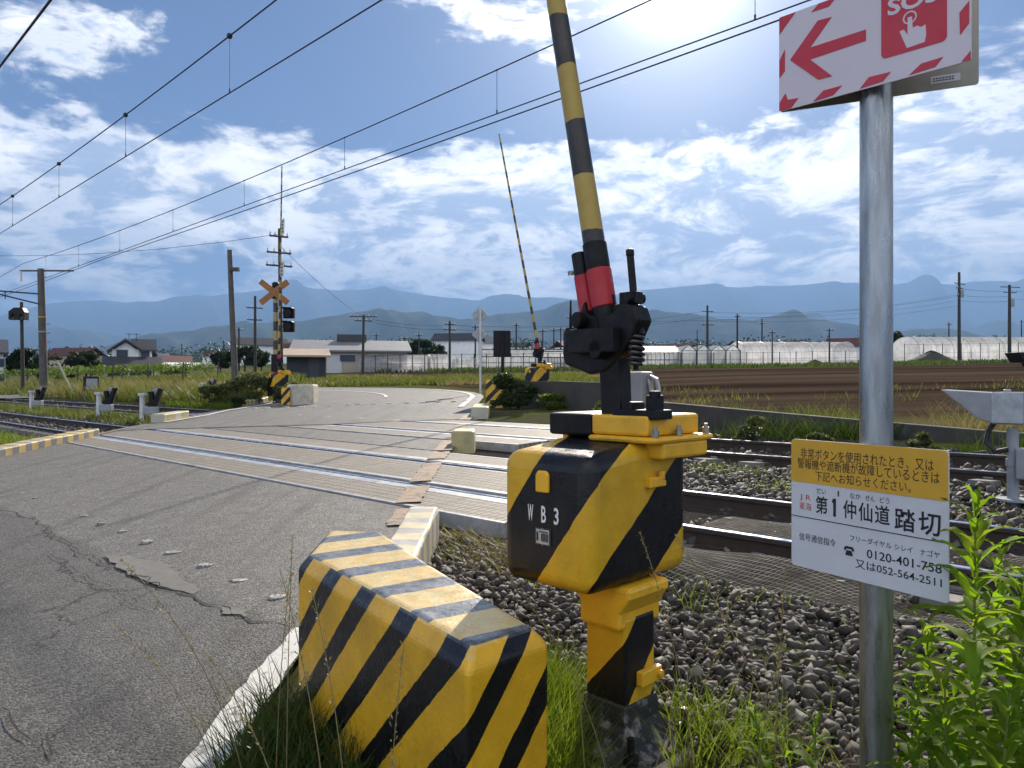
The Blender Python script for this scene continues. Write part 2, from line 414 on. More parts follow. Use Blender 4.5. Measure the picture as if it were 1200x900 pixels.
sl_ = sorted(set([-x for x in np.geomspace(14, 9000, 60)] + list(np.linspace(-13.5, 40, 90)) + list(np.geomspace(41, 9000, 60))))
def f_ground(a, b):
    x = N.x * a + U.x * b; y = N.y * a + U.y * b
    z = ground(x, y)
    d = a
    # lowered under the carriageway so the road surface always lies on top
    z = np.where((x > -9.0) & (x < -1.05) & (d < 13.5), z - .06, z)
    # small natural unevenness off the road
    z = z + np.where((x > -.9) & (d < 3.6) & (d > -10), .025 * np.sin(x * 5.1 + y * 2.3) * np.sin(y * 4.3 - x), 0)
    rr = np.hypot(x, y); z = np.where(rr > 1500, np.minimum(z, 45 + (rr - 1500) * .008), z)
    return x, y, z
structure(gridmesh('ground', dl, sl_, f_ground, mat_ground()))

# ---- asphalt
def mat_asphalt(name, dark, light, patchy=True):
    m, nt, b, out = newmat(name)
    p, x, y, z, d, s = geom_xyd(nt)
    ag = nt.node('ShaderNodeTexVoronoi'); nt.put(ag.inputs['Vector'], p); ag.inputs['Scale'].default_value = 85
    nA = nt.noise(p, .55, 6, .6); nB = nt.noise(p, 5, 7, .7); nC = nt.noise(p, 130, 4, .7)
    agc = nt.m('FRACT', nt.m('MULTIPLY', nt.sep(ag.outputs['Color'])[0], 3.1))
    coarse = nt.mix(nt.mr(agc, .25, .95), dark, light)
    fine = nt.mix(nt.mr(agc, .2, 1), tuple(q * .75 for q in dark), tuple(q * .62 for q in light))
    # the older fine surface lies on the near-left side of a joint
    jl = nt.m('ADD', nt.m('SUBTRACT', nt.m('ADD', y, nt.m('MULTIPLY', x, .93)), 2.88), nt.m('MULTIPLY', nt.m('SUBTRACT', nt.noise(p, 2.2, 5), .5), .35))
    old = nt.mr(jl, -.05, .05, 1, 0)
    c = nt.mix(old, coarse, fine) if patchy else coarse
    c = nt.mix(nt.mr(nB, .42, .75, 0, .35), c, tuple(q * .55 for q in dark))
    c = nt.mix(nt.mr(nA, .45, .72, 0, .4), c, (.13, .123, .112))
    # wheel paths and skid streaks along the road
    wp = nt.noise(nt.vm('MULTIPLY', p, (2.2, .12, 0)), 1.6, 4)
    c = nt.mix(nt.mr(wp, .52, .68, 0, .4), c, tuple(q * .5 for q in dark))
    # hairline cracking: warped cell edges, only in weathered patches
    wv = nt.vm('ADD', p, nt.vm('SCALE', nt.noise(p, 3, 6, .7, color=True)))
    wv.node.inputs[1].links[0].from_node.inputs['Scale'].default_value = .45
    cr = nt.node('ShaderNodeTexVoronoi', feature='DISTANCE_TO_EDGE'); nt.put(cr.inputs['Vector'], nt.vm('MULTIPLY', wv, (1, 1, 0))); cr.inputs['Scale'].default_value = .75
    cm = nt.m('MULTIPLY', nt.mr(cr.outputs[0], .003, .010, 1, 0), nt.m('MULTIPLY', nt.mr(nt.noise(p, .5, 3), .48, .56), old))
    c = nt.mix(nt.m('MULTIPLY', cm, .85), c, (.012, .011, .010))
    nt.l.new(c, b.inputs['Base Color'])
    nt.l.new(nt.mr(nB, .3, .7, .62, .8), b.inputs['Roughness']); b.inputs['Specular IOR Level'].default_value = .45
    h = nt.m('SUBTRACT', nt.m('ADD', nt.m('MULTIPLY', ag.outputs['Distance'], -.9), nt.m('MULTIPLY', nC, .4)), nt.m('MULTIPLY', cm, 1.5))
    bump(nt, b, h, .45, .012)
    return m
ASPH = mat_asphalt('asphalt', (.068, .063, .056), (.255, .236, .205))
ASPH2 = mat_asphalt('asphalt_far', (.095, .089, .08), (.22, .207, .185), False)
XL, XR = -8.9, -1.02
def xd(off=0):
    def f(a, b):   # a = x, b = d
        y = (b - N.x * a) / N.y
        und = .006 * np.sin(a * 2.1 + y * .9) + .004 * np.sin(a * 5 - y * 3)
        return a, y, np.interp(b, _bd, _bz) + off + und * (b < 4.2)
    return f
xs = np.linspace(-16, XR, 70)
def near_road(a, b):
    w = np.where(b < 2.0, 1.0, 0.0)
    x = np.maximum(a, -16) ; x = np.where(a < XL, XL + (a - XL) * np.clip((4.1 - b) / 4, 0, 1), a)
    x = np.where(a > -1.3, np.minimum(a + .0 + np.clip((1.2 - b) * .0, 0, 1), XR), x)
    return xd()(x, b)
structure(gridmesh('road', xs, np.linspace(-9, 4.22, 90), near_road, ASPH))
# asphalt apron right of the carriageway between barrier block and the deck
structure(gridmesh('road_edge_strip', np.linspace(XR - .01, -.74, 5), np.linspace(2.95, 4.22, 10), lambda a, b: xd(-.004)(a - (4.22 - b) * .04 * (a > XR), b), ASPH))
structure(gridmesh('road_between_tracks', np.linspace(XL, XR + .12, 20), np.linspace(6.98, 8.05, 6), xd(.0), ASPH))
def far_road_pts():
    """centre line after the second track: straight, then bending left"""
    pts = []; x, y, h = -4.95, 0, 90.0
    y0 = 16.5
    pts.append((x, y0, h)); L = 0
    while L < 90:
        st = 1.0
        if L > 9: h = min(172, h + 2.9)
        x += math.cos(R(h)) * st; y0 += math.sin(R(h)) * st; L += st; pts.append((x, y0, h))
    return pts
def far_road_mesh():
    pts = far_road_pts(); ws = np.linspace(-3.95, 3.95, 9); V = []
    for i, (x, y, h) in enumerate(pts):
        for w in ws:
            X = x + math.sin(R(h)) * w * 1; Yy = y - math.cos(R(h)) * w
            V.append((X, Yy, roadz(X, Yy) + .012))
    nb = len(ws); Fq = [(i * nb + k, i * nb + k + 1, (i + 1) * nb + k + 1, (i + 1) * nb + k) for i in range(len(pts) - 1) for k in range(nb - 1)]
    return structure(npmesh('road_beyond', V, Fq, ASPH2, smooth=True))
structure(gridmesh('road_far_side', np.linspace(XL, XR + .1, 16), np.linspace(10.88, 15.2, 12), lambda a, b: (a, (b - N.x * a) / N.y, np.array([[roadz(p, q) + .006 for p, q in zip(r1, r2)] for r1, r2 in zip(a, (b - N.x * a) / N.y)])), ASPH2))
far_road_mesh()

# ---- painted marks
def mat_paint(name, col, wear=.5, scale=9):
    m, nt, b, out = newmat(name); p = geoco(nt)
    n = nt.noise(p, scale, 8, .75)
    c = nt.mix(nt.mr(n, 1 - wear - .06, 1 - wear + .03), col, (.11, .105, .095))
    c = nt.mix(nt.mr(nt.noise(p, 3, 6), .4, .7, 0, .4), c, tuple(q * .62 for q in col))
    nt.l.new(c, b.inputs['Base Color']); b.inputs['Roughness'].default_value = .7
    bump(nt, b, nt.noise(p, 130, 4), .3, .006)
    return m
WHITE_P = mat_paint('worn_white_paint', (.66, .65, .6), .42); WHITE_R = mat_paint('dull_white_paint', (.46, .45, .41), .5, 40); ORANGE_P = mat_paint('worn_orange_paint', (.34, .225, .135), .46)
def ribbon(name, pts, w, mat, zoff=.008, jit=0, zf=roadz, sub=.15, rag=0):
    """flat strip along plan points on the surface; rag = raggedness of both edges"""
    V = []; pts = [Vector((p[0], p[1], 0)) for p in pts]; dense = []
    for a, b in zip(pts, pts[1:]):
        n = max(1, int((b - a).length / sub)); dense += [a.lerp(b, i / n) for i in range(n)]
    dense.append(pts[-1])
    for i, p in enumerate(dense):
        t = (dense[min(i + 1, len(dense) - 1)] - dense[max(i - 1, 0)]).normalized(); nn = Vector((t.y, -t.x, 0))
        j = random.uniform(-jit, jit); ww = w(i / len(dense)) if callable(w) else w
        for k in (-1, 1):
            q = p + nn * (k * ww / 2 + j + random.uniform(-rag, rag)); V.append((q.x, q.y, zf(q.x, q.y) + zoff))
    Fq = [(2 * i, 2 * i + 1, 2 * i + 3, 2 * i + 2) for i in range(len(dense) - 1)]
    o = npmesh(name, V, Fq, mat)
    if o.data.polygons[0].normal.z < 0: o.data.flip_normals()
    return structure(o)
ribbon('edge_line', [(-1.10, -1), (-1.09, 2.7), (-1.10, 3.4), (-1.08, 3.95)], lambda f: .16 if f < .9 else .13, WHITE_P, .014, rag=.012, sub=.08)
# orange walkway line along the right edge, piece by piece (it breaks at each rail)
def yd(x, d): return (d - N.x * x) / N.y
def ox(x, d0, d1, w=.2, z=.012, x1=None): ribbon('orange_edge_marking', [(x, yd(x, d0)), (x if x1 is None else x1, yd(x if x1 is None else x1, d1))], w, ORANGE_P, z, rag=.012, sub=.06)
ox(-.92, 3.75, 4.2, .26); ox(-.98, 4.34, 4.92, .24, .016); ox(-1.0, 5.12, 6.04, .24, .016); ox(-1.0, 6.3, 6.84, .24, .016)
ox(-1.0, 7.0, 8.02, .26); ox(-1.0, 8.3, 8.82, .24, .016); ox(-1.0, 9.06, 9.96, .24, .016); ox(-1.02, 10.9, 12.4, .24, .014)
ox(-8.72, 3.4, 4.2, .13); ox(-8.75, 5.12, 6.04, .13, .016); ox(-8.75, 7.0, 8.02, .16); ox(-8.75, 10.9, 13.4, .2, .014)
pts = far_road_pts()
ribbon('edge_line', [(x + math.sin(R(h)) * 3.55, y - math.cos(R(h)) * 3.55) for x, y, h in pts[4:70]], .17, WHITE_P, .028)
ribbon('centre_line', [(x + math.sin(R(h)) * .3, y - math.cos(R(h)) * .3) for x, y, h in pts[12:60]], .14, WHITE_P, .028)
ribbon('edge_line', [(x - math.sin(R(h)) * 3.6, y + math.cos(R(h)) * 3.6) for x, y, h in pts[2:60]], .15, WHITE_P, .028)
# remains of the two stop lines: a row of white scraps on each side
for k, (px, py) in enumerate([(12, 573), (26, 578), (42, 584), (98, 605), (118, 614), (144, 623), (172, 635), (203, 648), (241, 663), (281, 681), (328, 700)]):
    v = (450 - py) / F; q = N.x * tpx(px) + N.y; Y = (CZ - .063) / (.071 * q - v); x = tpx(px) * Y
    big = .055 if k > 5 else .035
    pl = [(x + big * math.cos(w) * random.uniform(.8, 1.3), Y + big * .9 * math.sin(w) * random.uniform(.7, 1.2)) for w in np.linspace(0, 2 * math.pi, 8)[:-1]]
    mb = MB(); mb.prism(pl, roadz(x, Y) - .01, roadz(x, Y) + .011)
    structure(mb.build('stop_line_remnant', WHITE_R, bevel=.004))
for k in range(15):
    x = -8.1 + k * .48 + random.uniform(-.1, .1); Y = 23.5 + random.uniform(-.1, .1)
    mb = MB(); mb.box((x, Y, roadz(x, Y) + .012), (random.uniform(.1, .2), .14, .075)); structure(mb.build('stop_line_remnant', WHITE_P, bevel=.004))
# the open crack along the joint of the two surfaces, with a lighter filled patch
CRK = plain('crack_dark', (.018, .016, .014), .9, bmp=0)  # dark surface colour of the crack ribbons
def crack(pl, w, j=.05, sub=.09):
    pts = []
    for (x0, y0), (x1, y1) in zip(pl, pl[1:]):
        n = max(2, int(math.hypot(x1 - x0, y1 - y0) / sub))
        for i in range(n): pts.append((x0 + (x1 - x0) * i / n + random.uniform(-j, j), y0 + (y1 - y0) * i / n + random.uniform(-j, j)))
    ribbon('road_crack', pts, lambda f: w * random.uniform(.3, 1.2), CRK, .009, sub=.04, rag=w * .25)
def gpx(px, py):
    v = (450 - py) / F; q = N.x * tpx(px) + N.y; Y = (CZ - .063) / (.071 * q - v); return tpx(px) * Y, Y
crack([gpx(*p) for p in [(-20, 590), (35, 607), (85, 640), (120, 660), (200, 690), (255, 712), (300, 728), (345, 742)]], .013, .035)
crack([gpx(*p) for p in [(55, 648), (90, 668), (110, 684), (150, 695), (185, 716), (215, 706)]], .007, .03)
crack([gpx(*p) for p in [(0, 716), (50, 706), (110, 690), (150, 682)]], .006, .02)
crack([gpx(*p) for p in [(0, 826), (12, 850), (40, 868), (62, 860), (100, 845)]], .008, .02)
crack([gpx(*p) for p in [(55, 860), (60, 900)]], .006, .02)
crack([gpx(*p) for p in [(130, 690), (160, 714), (200, 722), (240, 716)]], .005, .02)
FILL = mat_paint('road_filler', (.17, .158, .135), .42, 22)
def flat_patch(name, pxs, mat, z):
    pl = [gpx(*p) for p in pxs]; V = []; n = len(pl)
    fine = []
    for a, b in zip(pl, pl[1:] + pl[:1]):
        for i in range(6): fine.append((a[0] + (b[0] - a[0]) * i / 6 + random.uniform(-.02, .02), a[1] + (b[1] - a[1]) * i / 6 + random.uniform(-.02, .02)))
    V = [(x, y, roadz(x, y) + z) for x, y in fine]; me = bpy.data.meshes.new(name); me.from_pydata(V, [], [tuple(range(len(V)))]); me.materials.append(mat)
    o = bpy.data.objects.new(name, me); COL.objects.link(o)
    if me.polygons[0].normal.z < 0: me.flip_normals()
    return structure(o)
flat_patch('road_patch', [(122, 651), (148, 652), (195, 664), (235, 690), (225, 697), (180, 686), (140, 668)], FILL, .007)
flat_patch('road_patch', [(262, 712), (290, 716), (288, 724), (262, 720)], FILL, .008)

# ---- crossing decks: brick-pattern panels, steel strips
def mat_deck():
    m, nt, b, out = newmat('crossing_panel'); p, x, y, z, d, s = geom_xyd(nt)
    br = nt.node('ShaderNodeTexBrick'); nt.put(br.inputs['Vector'], nt.comb(d, s, 0)); br.inputs['Scale'].default_value = 1
    br.offset = .0; br.inputs['Brick Width'].default_value = .11; br.inputs['Row Height'].default_value = .085; br.inputs['Mortar Size'].default_value = .008
    n = nt.noise(p, 7, 7, .7); n2 = nt.noise(p, 1.1, 5)
    c = nt.mix(nt.mr(n, .3, .7), (.185, .160, .125), (.31, .27, .21))
    c = nt.mix(nt.mr(n2, .45, .7, 0, .4), c, (.17, .145, .115))
    c = nt.mix(nt.m('MULTIPLY', br.outputs['Fac'], .9), c, (.045, .036, .028))
    pan = nt.m('FRACT', nt.m('DIVIDE', s, .9)); c = nt.mix(nt.mr(nt.m('ABSOLUTE', nt.m('SUBTRACT', pan, .5)), .488, .497, 0, .8), c, (.03, .026, .022))
    nt.l.new(c, b.inputs['Base Color']); b.inputs['Roughness'].default_value = .72
    bump(nt, b, nt.m('SUBTRACT', nt.noise(p, 60, 5), nt.m('MULTIPLY', br.outputs['Fac'], 1.5)), .35, .008)
    return m
DECK = mat_deck()
STEEL = plain('galvanised_strip', (.46, .45, .43), .5, .45, .25, 5, .1, 40, dirt=(.2, .18, .16), world=True)
def strip(name, s0, s1, d0, d1, top, thick, mat, bevel=.006):
    """a flat bar lying along the track, following the slope between its two edges"""
    mb = MB(); ca = SD(s0, d0, 0)
    z0, z1 = top if hasattr(top, '__len__') else (top, top)
    pts = [SD(s0, d0, z0), SD(s1, d0, z0), SD(s1, d1, z1), SD(s0, d1, z1)]
    lo = [p - Vector((0, 0, thick)) for p in pts]
    mb.add(lo + pts, [(3, 2, 1, 0), (4, 5, 6, 7), (0, 1, 5, 4), (1, 2, 6, 5), (2, 3, 7, 6), (3, 0, 4, 7)])
    return mb.build(name, mat, bevel=bevel)
def zr(d): return float(base(d))
for (r1, r2, s0, s1) in ((RAILS[0], RAILS[1], 4.35, 17.9), (RAILS[2], RAILS[3], 8.0, 22.4)):
    d1, d2 = r1[0], r2[0]; z1, z2 = r1[1], r2[1]
    structure(strip('crossing_deck', s0, s1 - .9, d1 - .70, d1 - .20, (zr(d1 - .70), zr(d1 - .2)), .14, DECK))
    structure(strip('crossing_deck', s0, s1, d1 + .19, d2 - .15, (zr(d1 + .15) + .004, zr(d2 - .15) + .004), .14, DECK))
    structure(strip('crossing_deck', s0, s1, d2 + .20, d2 + .70, (zr(d2 + .2), zr(d2 + .70)), .14, DECK))
    for (a, b_) in ((d1 - .745, d1 - .70), (d1 - .20, d1 - .06), (d1 + .115, d1 + .19), (d2 - .15, d2 - .115), (d2 + .05, d2 + .20), (d2 + .70, d2 + .745)):
        e0 = s0; e1 = s1 - (.9 if b_ < d1 else 0)
        structure(strip('deck_steel_edge', e0, e1, a + .001, b_ - .001, (zr(a) + .003, zr(b_) + .003), .13, STEEL, .003))

# ---- rails, sleepers
def mat_rail():
    m, nt, b, out = newmat('rail_steel'); p = geoco(nt)
    n = nt.noise(p, 12, 6, .7); c = nt.mix(n, (.03, .02, .014), (.075, .048, .032))
    nt.l.new(c, b.inputs['Base Color']); b.inputs['Roughness'].default_value = .75; b.inputs['Metallic'].default_value = .2
    bump(nt, b, nt.noise(p, 60, 4), .2, .004); return m
RAILM = mat_rail(); SHINE = plain('rail_running_surface', (.62, .62, .64), .22, 1, .12, 3, .04, 200, world=True)
prof = [(-.0635, -.153), (.0635, -.153), (.0635, -.142), (.012, -.122), (.009, -.045), (.0325, -.036), (.0325, -.006), (.026, 0), (-.026, 0), (-.0325, -.006), (-.0325, -.036), (-.009, -.045), (-.012, -.122), (-.0635, -.142)]
def make_rail(d, z, label):
    s0, s1 = -60, 420; n = len(prof); mb = MB(); V = []
    for s in (s0, s1):
        for a, h in prof: V.append(SD(s, d + a, z + h))
    fs = [(i, (i + 1) % n, n + (i + 1) % n, n + i) for i in range(n)]
    mb.add(V, [f for i, f in enumerate(fs) if i not in (6, 7, 8)] + [tuple(range(n)), tuple(range(n, 2 * n))])
    mb.cur = 1; mb.add(V, [fs[6], fs[7], fs[8]])
    return tag(mb.build('rail', [RAILM, SHINE]), label, 'rail', 'running rails of the two tracks')
RL = ['steel rail nearest the control box, first of the four crossing the scene', 'second steel rail from the control box, far rail of the nearer track',
      'third steel rail, near rail of the farther track', 'steel rail nearest the dark retaining wall, farthest of the four']
for (d, z), l in zip(RAILS, RL): make_rail(d, z, l)
SLP = plain('sleeper_concrete', (.17, .16, .145), .85, 0, .3, 4, .3, 50, dirt=(.08, .06, .045))
def sleeper_mesh():
    mb = MB(); mb.prism([(-.12, -.18), (.12, -.18), (.10, -.0), (-.10, -.0)], -1.0, 1.0, map3=lambda a, b, h: (a, h, b))
    for e in (-.565, .565):
        for k in (-1, 1): mb.box((0, e + k * .09, .012), (.09, .05, .03))
    return mb
sl0 = None
def sleepers(dc, zc, slope, s_list):
    global sl0
    for s in s_list:
        p = SD(s, dc, zc)
        if sl0 is None:
            sl0 = sleeper_mesh().build('sleeper', SLP, bevel=.01); o = sl0
        else: o = sl0.copy(); COL.objects.link(o)
        o.location = p; o.rotation_euler = (0, 0, math.atan2(U.y, U.x))
        # local y runs across the track; tilt it with the cant
        o.rotation_euler = (Matrix.Rotation(math.atan2(U.y, U.x), 3, 'Z') @ Matrix.Rotation(slope, 3, 'X')).to_euler()
        tag(o, 'grey concrete sleeper half buried in ballast under the rails, away from the crossing', 'sleeper', 'concrete sleepers under the tracks')
cant = math.atan(.08 / 1.13)
sleepers(5.595, .46 - .215, cant, [3.1 - .62 * k for k in range(18)])
sleepers(5.595, .46 - .165, cant, [18.4 + .62 * k for k in range(30)])
sleepers(9.495, .646 - .165, cant, [6.9 - .62 * k for k in range(22)] + [22.9 + .62 * k for k in range(30)])

# ---- ballast stones (stuff)
def mat_stone():
    m, nt, b, out = newmat('ballast_stone'); g = nt.node('ShaderNodeNewGeometry'); rnd = g.outputs['Random Per Island']
    c = nt.ramp(rnd, [(0, (.020, .016, .012)), (.35, (.044, .036, .028)), (.6, (.076, .057, .040)), (.8, (.034, .030, .026)), (.93, (.115, .10, .08)), (1, (.29, .27, .235))])
    c = nt.mix(nt.mr(nt.noise(g.outputs['Position'], 40, 4), .35, .7, 0, .4), c, (.07, .06, .05))
    nt.l.new(c, b.inputs['Base Color']); b.inputs['Roughness'].default_value = .75; return m
STONE = mat_stone()
ph = (1 + 5 ** .5) / 2
ICO = np.array([(-1, ph, 0), (1, ph, 0), (-1, -ph, 0), (1, -ph, 0), (0, -1, ph), (0, 1, ph), (0, -1, -ph), (0, 1, -ph), (ph, 0, -1), (ph, 0, 1), (-ph, 0, -1), (-ph, 0, 1)]) / math.sqrt(1 + ph * ph)
ICF = np.array([(0, 11, 5), (0, 5, 1), (0, 1, 7), (0, 7, 10), (0, 10, 11), (1, 5, 9), (5, 11, 4), (11, 10, 2), (10, 7, 6), (7, 1, 8), (3, 9, 4), (3, 4, 2), (3, 2, 6), (3, 6, 8), (3, 8, 9), (4, 9, 5), (2, 4, 11), (6, 2, 10), (8, 6, 7), (9, 8, 1)])
def randrot(n):
    q = RNG.normal(size=(n, 4)); q /= np.linalg.norm(q, axis=1)[:, None]; w, x, y, z = q.T
    return np.stack([np.stack([1 - 2 * (y * y + z * z), 2 * (x * y - z * w), 2 * (x * z + y * w)], -1), np.stack([2 * (x * y + z * w), 1 - 2 * (x * x + z * z), 2 * (y * z - x * w)], -1), np.stack([2 * (x * z - y * w), 2 * (y * z + x * w), 1 - 2 * (x * x + y * y)], -1)], 1)
def stones(P, size):
    n = len(P); base_v = ICO[None] * (1 + RNG.uniform(-.42, .38, (n, 12, 1)))
    base_v = base_v * RNG.uniform(.55, 1.25, (n, 1, 3))
    V = np.einsum('nij,nkj->nki', randrot(n), base_v) * size[:, None, None] + P[:, None, :]
    Fq = ICF[None] + (np.arange(n) * 12)[:, None, None]
    return V.reshape(-1, 3), Fq.reshape(-1, 3)
def scat_sd(n, s0, s1, d0, d1, keep=None):
    s = RNG.uniform(s0, s1, n); d = RNG.uniform(d0, d1, n)
    x = U.x * s + N.x * d; y = U.y * s + N.y * d
    if keep is not None: k = keep(x, y, s, d); x, y, s, d = x[k], y[k], s[k], d[k]
    return x, y, s, d
PS = []; SZ = []
def lay(n, s0, s1, d0, d1, r, zf, keep=None, lay2=.03):
    x, y, s, d = scat_sd(n, s0, s1, d0, d1, keep)
    PS.append(np.stack([x, y, zf(x, y, d) + RNG.uniform(-.015, lay2, len(x))], -1)); SZ.append(r * RNG.choice([.4, .7, 1, 1.3, 1.6], len(x), p=[.2, .3, .28, .15, .07]) * RNG.uniform(.8, 1.2, len(x)))
shz = lambda x, y, d: np.interp(d, [1.9, 2.6, 3.9, 4.3], [.185, .195, .255, .265])
offr = lambda x, y, s, d: x > -.62
lay(38000, -6, 6, 2.35, 4.22, .0235, lambda x, y, d: ground(x, y) + .004 + .02 * np.sin(x * 3 + y * 2), offr)
lay(900, -4, 4, 1.7, 2.7, .026, lambda x, y, d: ground(x, y), lambda x, y, s, d: (x > -.5) & (RNG.uniform(size=len(x)) < .6))
bedz = lambda x, y, d: ground(x, y) - .005
lay(8500, -9, 3.5, 4.1, 6.95, .034, lambda x, y, d: base(d) - .17)
lay(15000, -10, 7.2, 6.6, 8.5, .036, lambda x, y, d: base(d) - .12, lambda x, y, s, d: (x > -.75))
lay(7000, -12, 7.2, 8.5, 11.7, .038, lambda x, y, d: base(d) - .15, lambda x, y, s, d: (x > -.8))
lay(9000, 17.9, 46, 4.0, 7.0, .045, lambda x, y, d: base(d) - .15, lambda x, y, s, d: x < -9.05)
lay(5000, 19, 60, 7.0, 11.4, .05, lambda x, y, d: base(d) - .15, lambda x, y, s, d: x < -9.05)
V, Fq = stones(np.concatenate(PS), np.concatenate(SZ)); tag(npmesh('ballast', V, Fq, STONE), 'grey crushed stone ballast beside and between the tracks', 'gravel', kind='stuff')

# ---- black netted mats beside the rails right of the deck
def mat_net():
    m, nt, b, out = newmat('net_mat'); p, x, y, z, d, s = geom_xyd(nt)
    wv = nt.noise(p, 5, 4, color=True); sc_ = nt.vm('SCALE', nt.vm('SUBTRACT', wv, (.5, .5, .5))); sc_.node.inputs['Scale'].default_value = .05
    q = nt.vm('ADD', nt.comb(s, d, 0), sc_); a, c_, _ = nt.sep(q)
    def ln(v, per): return nt.mr(nt.m('ABSOLUTE', nt.m('SUBTRACT', nt.m('FRACT', nt.m('DIVIDE', v, per)), .5)), .425, .47)
    k = nt.m('MAXIMUM', ln(nt.m('ADD', a, nt.m('MULTIPLY', c_, .35)), .034), ln(nt.m('SUBTRACT', c_, nt.m('MULTIPLY', a, .1)), .05))
    k = nt.m('MULTIPLY', k, nt.mr(nt.noise(p, 6, 5), .3, .6))
    c = nt.mix(k, (.008, .0075, .007), (.34, .31, .27)); c = nt.mix(nt.mr(nt.noise(p, 3, 5), .5, .75, 0, .35), c, (.06, .05, .04))
    nt.l.new(c, b.inputs['Base Color']); b.inputs['Roughness'].default_value = .9; b.inputs['Specular IOR Level'].default_value = .08
    bump(nt, b, nt.m('ADD', nt.m('MULTIPLY', k, .8), nt.noise(p, 14, 4)), .6, .02); return m
NETM = mat_net()
def netmat(label, s0, s1, d0, d1, z, amp=.03, wob=.06):
    A = np.linspace(s0, s1, int((s1 - s0) / .06)); B = np.linspace(0, 1, 14)
    def f(a, b):
        d_ = d0 + (d1 - d0) * b + wob * np.sin(a * 1.7 + 1) * (1 - b)
        edge = np.minimum(b, 1 - b) * 2
        zz = base(d_) + z + amp * (np.sin(a * 2.3 + b * 3) * .6 + np.sin(a * 5.1 - b * 4) * .3 + .6) * np.minimum(1, edge * 2.2) - .05 * (edge < .1)
        return U.x * a + N.x * d_, U.y * a + N.y * d_, zz
    o = gridmesh('net_mat', A, B, f, NETM); md = o.modifiers.new('s', 'SOLIDIFY'); md.thickness = .012
    return tag(o, label, 'mat')
netmat('black netted weed mat rumpled along the near side of the nearest rail', -7, 3.4, 4.05, 4.92, -.115, .065)
netmat('black netted weed mat between the rails of the nearer track', -7, 3.2, 5.15, 6.05, -.13, .03)
netmat('black netted weed mat beyond the nearer track, behind the white sign', -7, .2, 6.3, 6.85, -.09, .04)

# ---- mountains: three ranges at their own distances
def mat_mtn(name, c0, c1):
    m, nt, b, out = newmat(name); p = geoco(nt)
    n = nt.noise(p, .004, 8, .65); n2 = nt.noise(p, .0012, 5)
    c = nt.mix(nt.mr(n, .35, .65), c0, c1); c = nt.mix(nt.mr(n2, .5, .7, 0, .5), c, tuple(q * 1.5 for q in c1))
    nt.l.new(c, b.inputs['Base Color']); b.inputs['Roughness'].default_value = 1; b.inputs['Specular IOR Level'].default_value = 0
    bump(nt, b, nt.noise(p, .01, 8, .7), .8, 40); return m
MT = mat_mtn('forest_hill', (.028, .042, .018), (.09, .10, .05))
def fbm1(x, seed, octs=5, f0=1.0):
    v = np.zeros_like(x); a = 1.0
    for o in range(octs):
        ph_ = np.random.default_rng(seed + o).uniform(0, 6.28, 4); v += a * (np.sin(x * f0 * 2 ** o + ph_[0]) + .6 * np.sin(x * f0 * 1.7 * 2 ** o + ph_[1])); a *= .5
    return v
def mountains(name, prof, dist, depth, seed, rough=.02, base_z=20):
    px = np.array([p[0] for p in prof], float); py = np.array([p[1] for p in prof], float)
    T = np.linspace(-1.5, 1.5, 520); D = np.linspace(-1, 1, 44)
    def f(t, w):
        H = np.interp(t * F + 600, px, (450 - py) / F) * dist
        H = H + fbm1(t * 40, seed) * rough * H * .35
        spur = 1 + .45 * fbm1(t * 26 + w * 2.0, seed + 9, 4) * (1 - np.abs(w)) * np.abs(w) ** 1.35 * 2.8
        prof_w = np.clip(1 - np.abs(w) ** 1.15, 0, 1) * np.where(np.abs(w) < .02, 1, spur)
        Y = dist + w * depth + fbm1(t * 9, seed + 3, 3) * depth * .05
        Y = np.where(w == D[0], np.minimum(Y, dist - depth), Y)
        return t * Y, Y, base_z + (H + CZ - base_z) * prof_w - 19 * (np.abs(w) > .98)
    return structure(gridmesh(name, T, D, f, MT))
mountains('far_mountains', [(-700, 380), (-300, 372), (-100, 376), (0, 372), (60, 356), (120, 349), (180, 352), (225, 346), (290, 338), (350, 337), (400, 340), (450, 338), (500, 344), (560, 352), (620, 350), (680, 350), (740, 342), (800, 334), (860, 333), (920, 332), (1000, 330), (1060, 333), (1150, 331), (1300, 335), (1600, 345), (2000, 360)], 14500, 4200, 11, .018)
mountains('middle_mountains', [(-700, 415), (-200, 400), (-40, 378), (40, 382), (100, 388), (160, 396), (230, 392), (330, 380), (420, 376), (480, 385), (560, 395), (640, 385), (700, 384), (760, 388), (830, 378), (900, 372), (960, 378), (1020, 385), (1100, 384), (1200, 380), (1400, 390), (2000, 405)], 9800, 2600, 31, .03)
mountains('near_hills', [(-700, 430), (-100, 428), (60, 424), (105, 412), (150, 398), (200, 388), (260, 384), (300, 378), (350, 374), (410, 369), (460, 362), (490, 366), (540, 373), (590, 366), (640, 358), (668, 355), (700, 364), (740, 368), (765, 361), (800, 370), (860, 374), (940, 373), (1010, 380), (1060, 388), (1110, 384), (1150, 392), (1200, 402), (1400, 412), (2000, 425)], 5600, 1500, 57, .045)
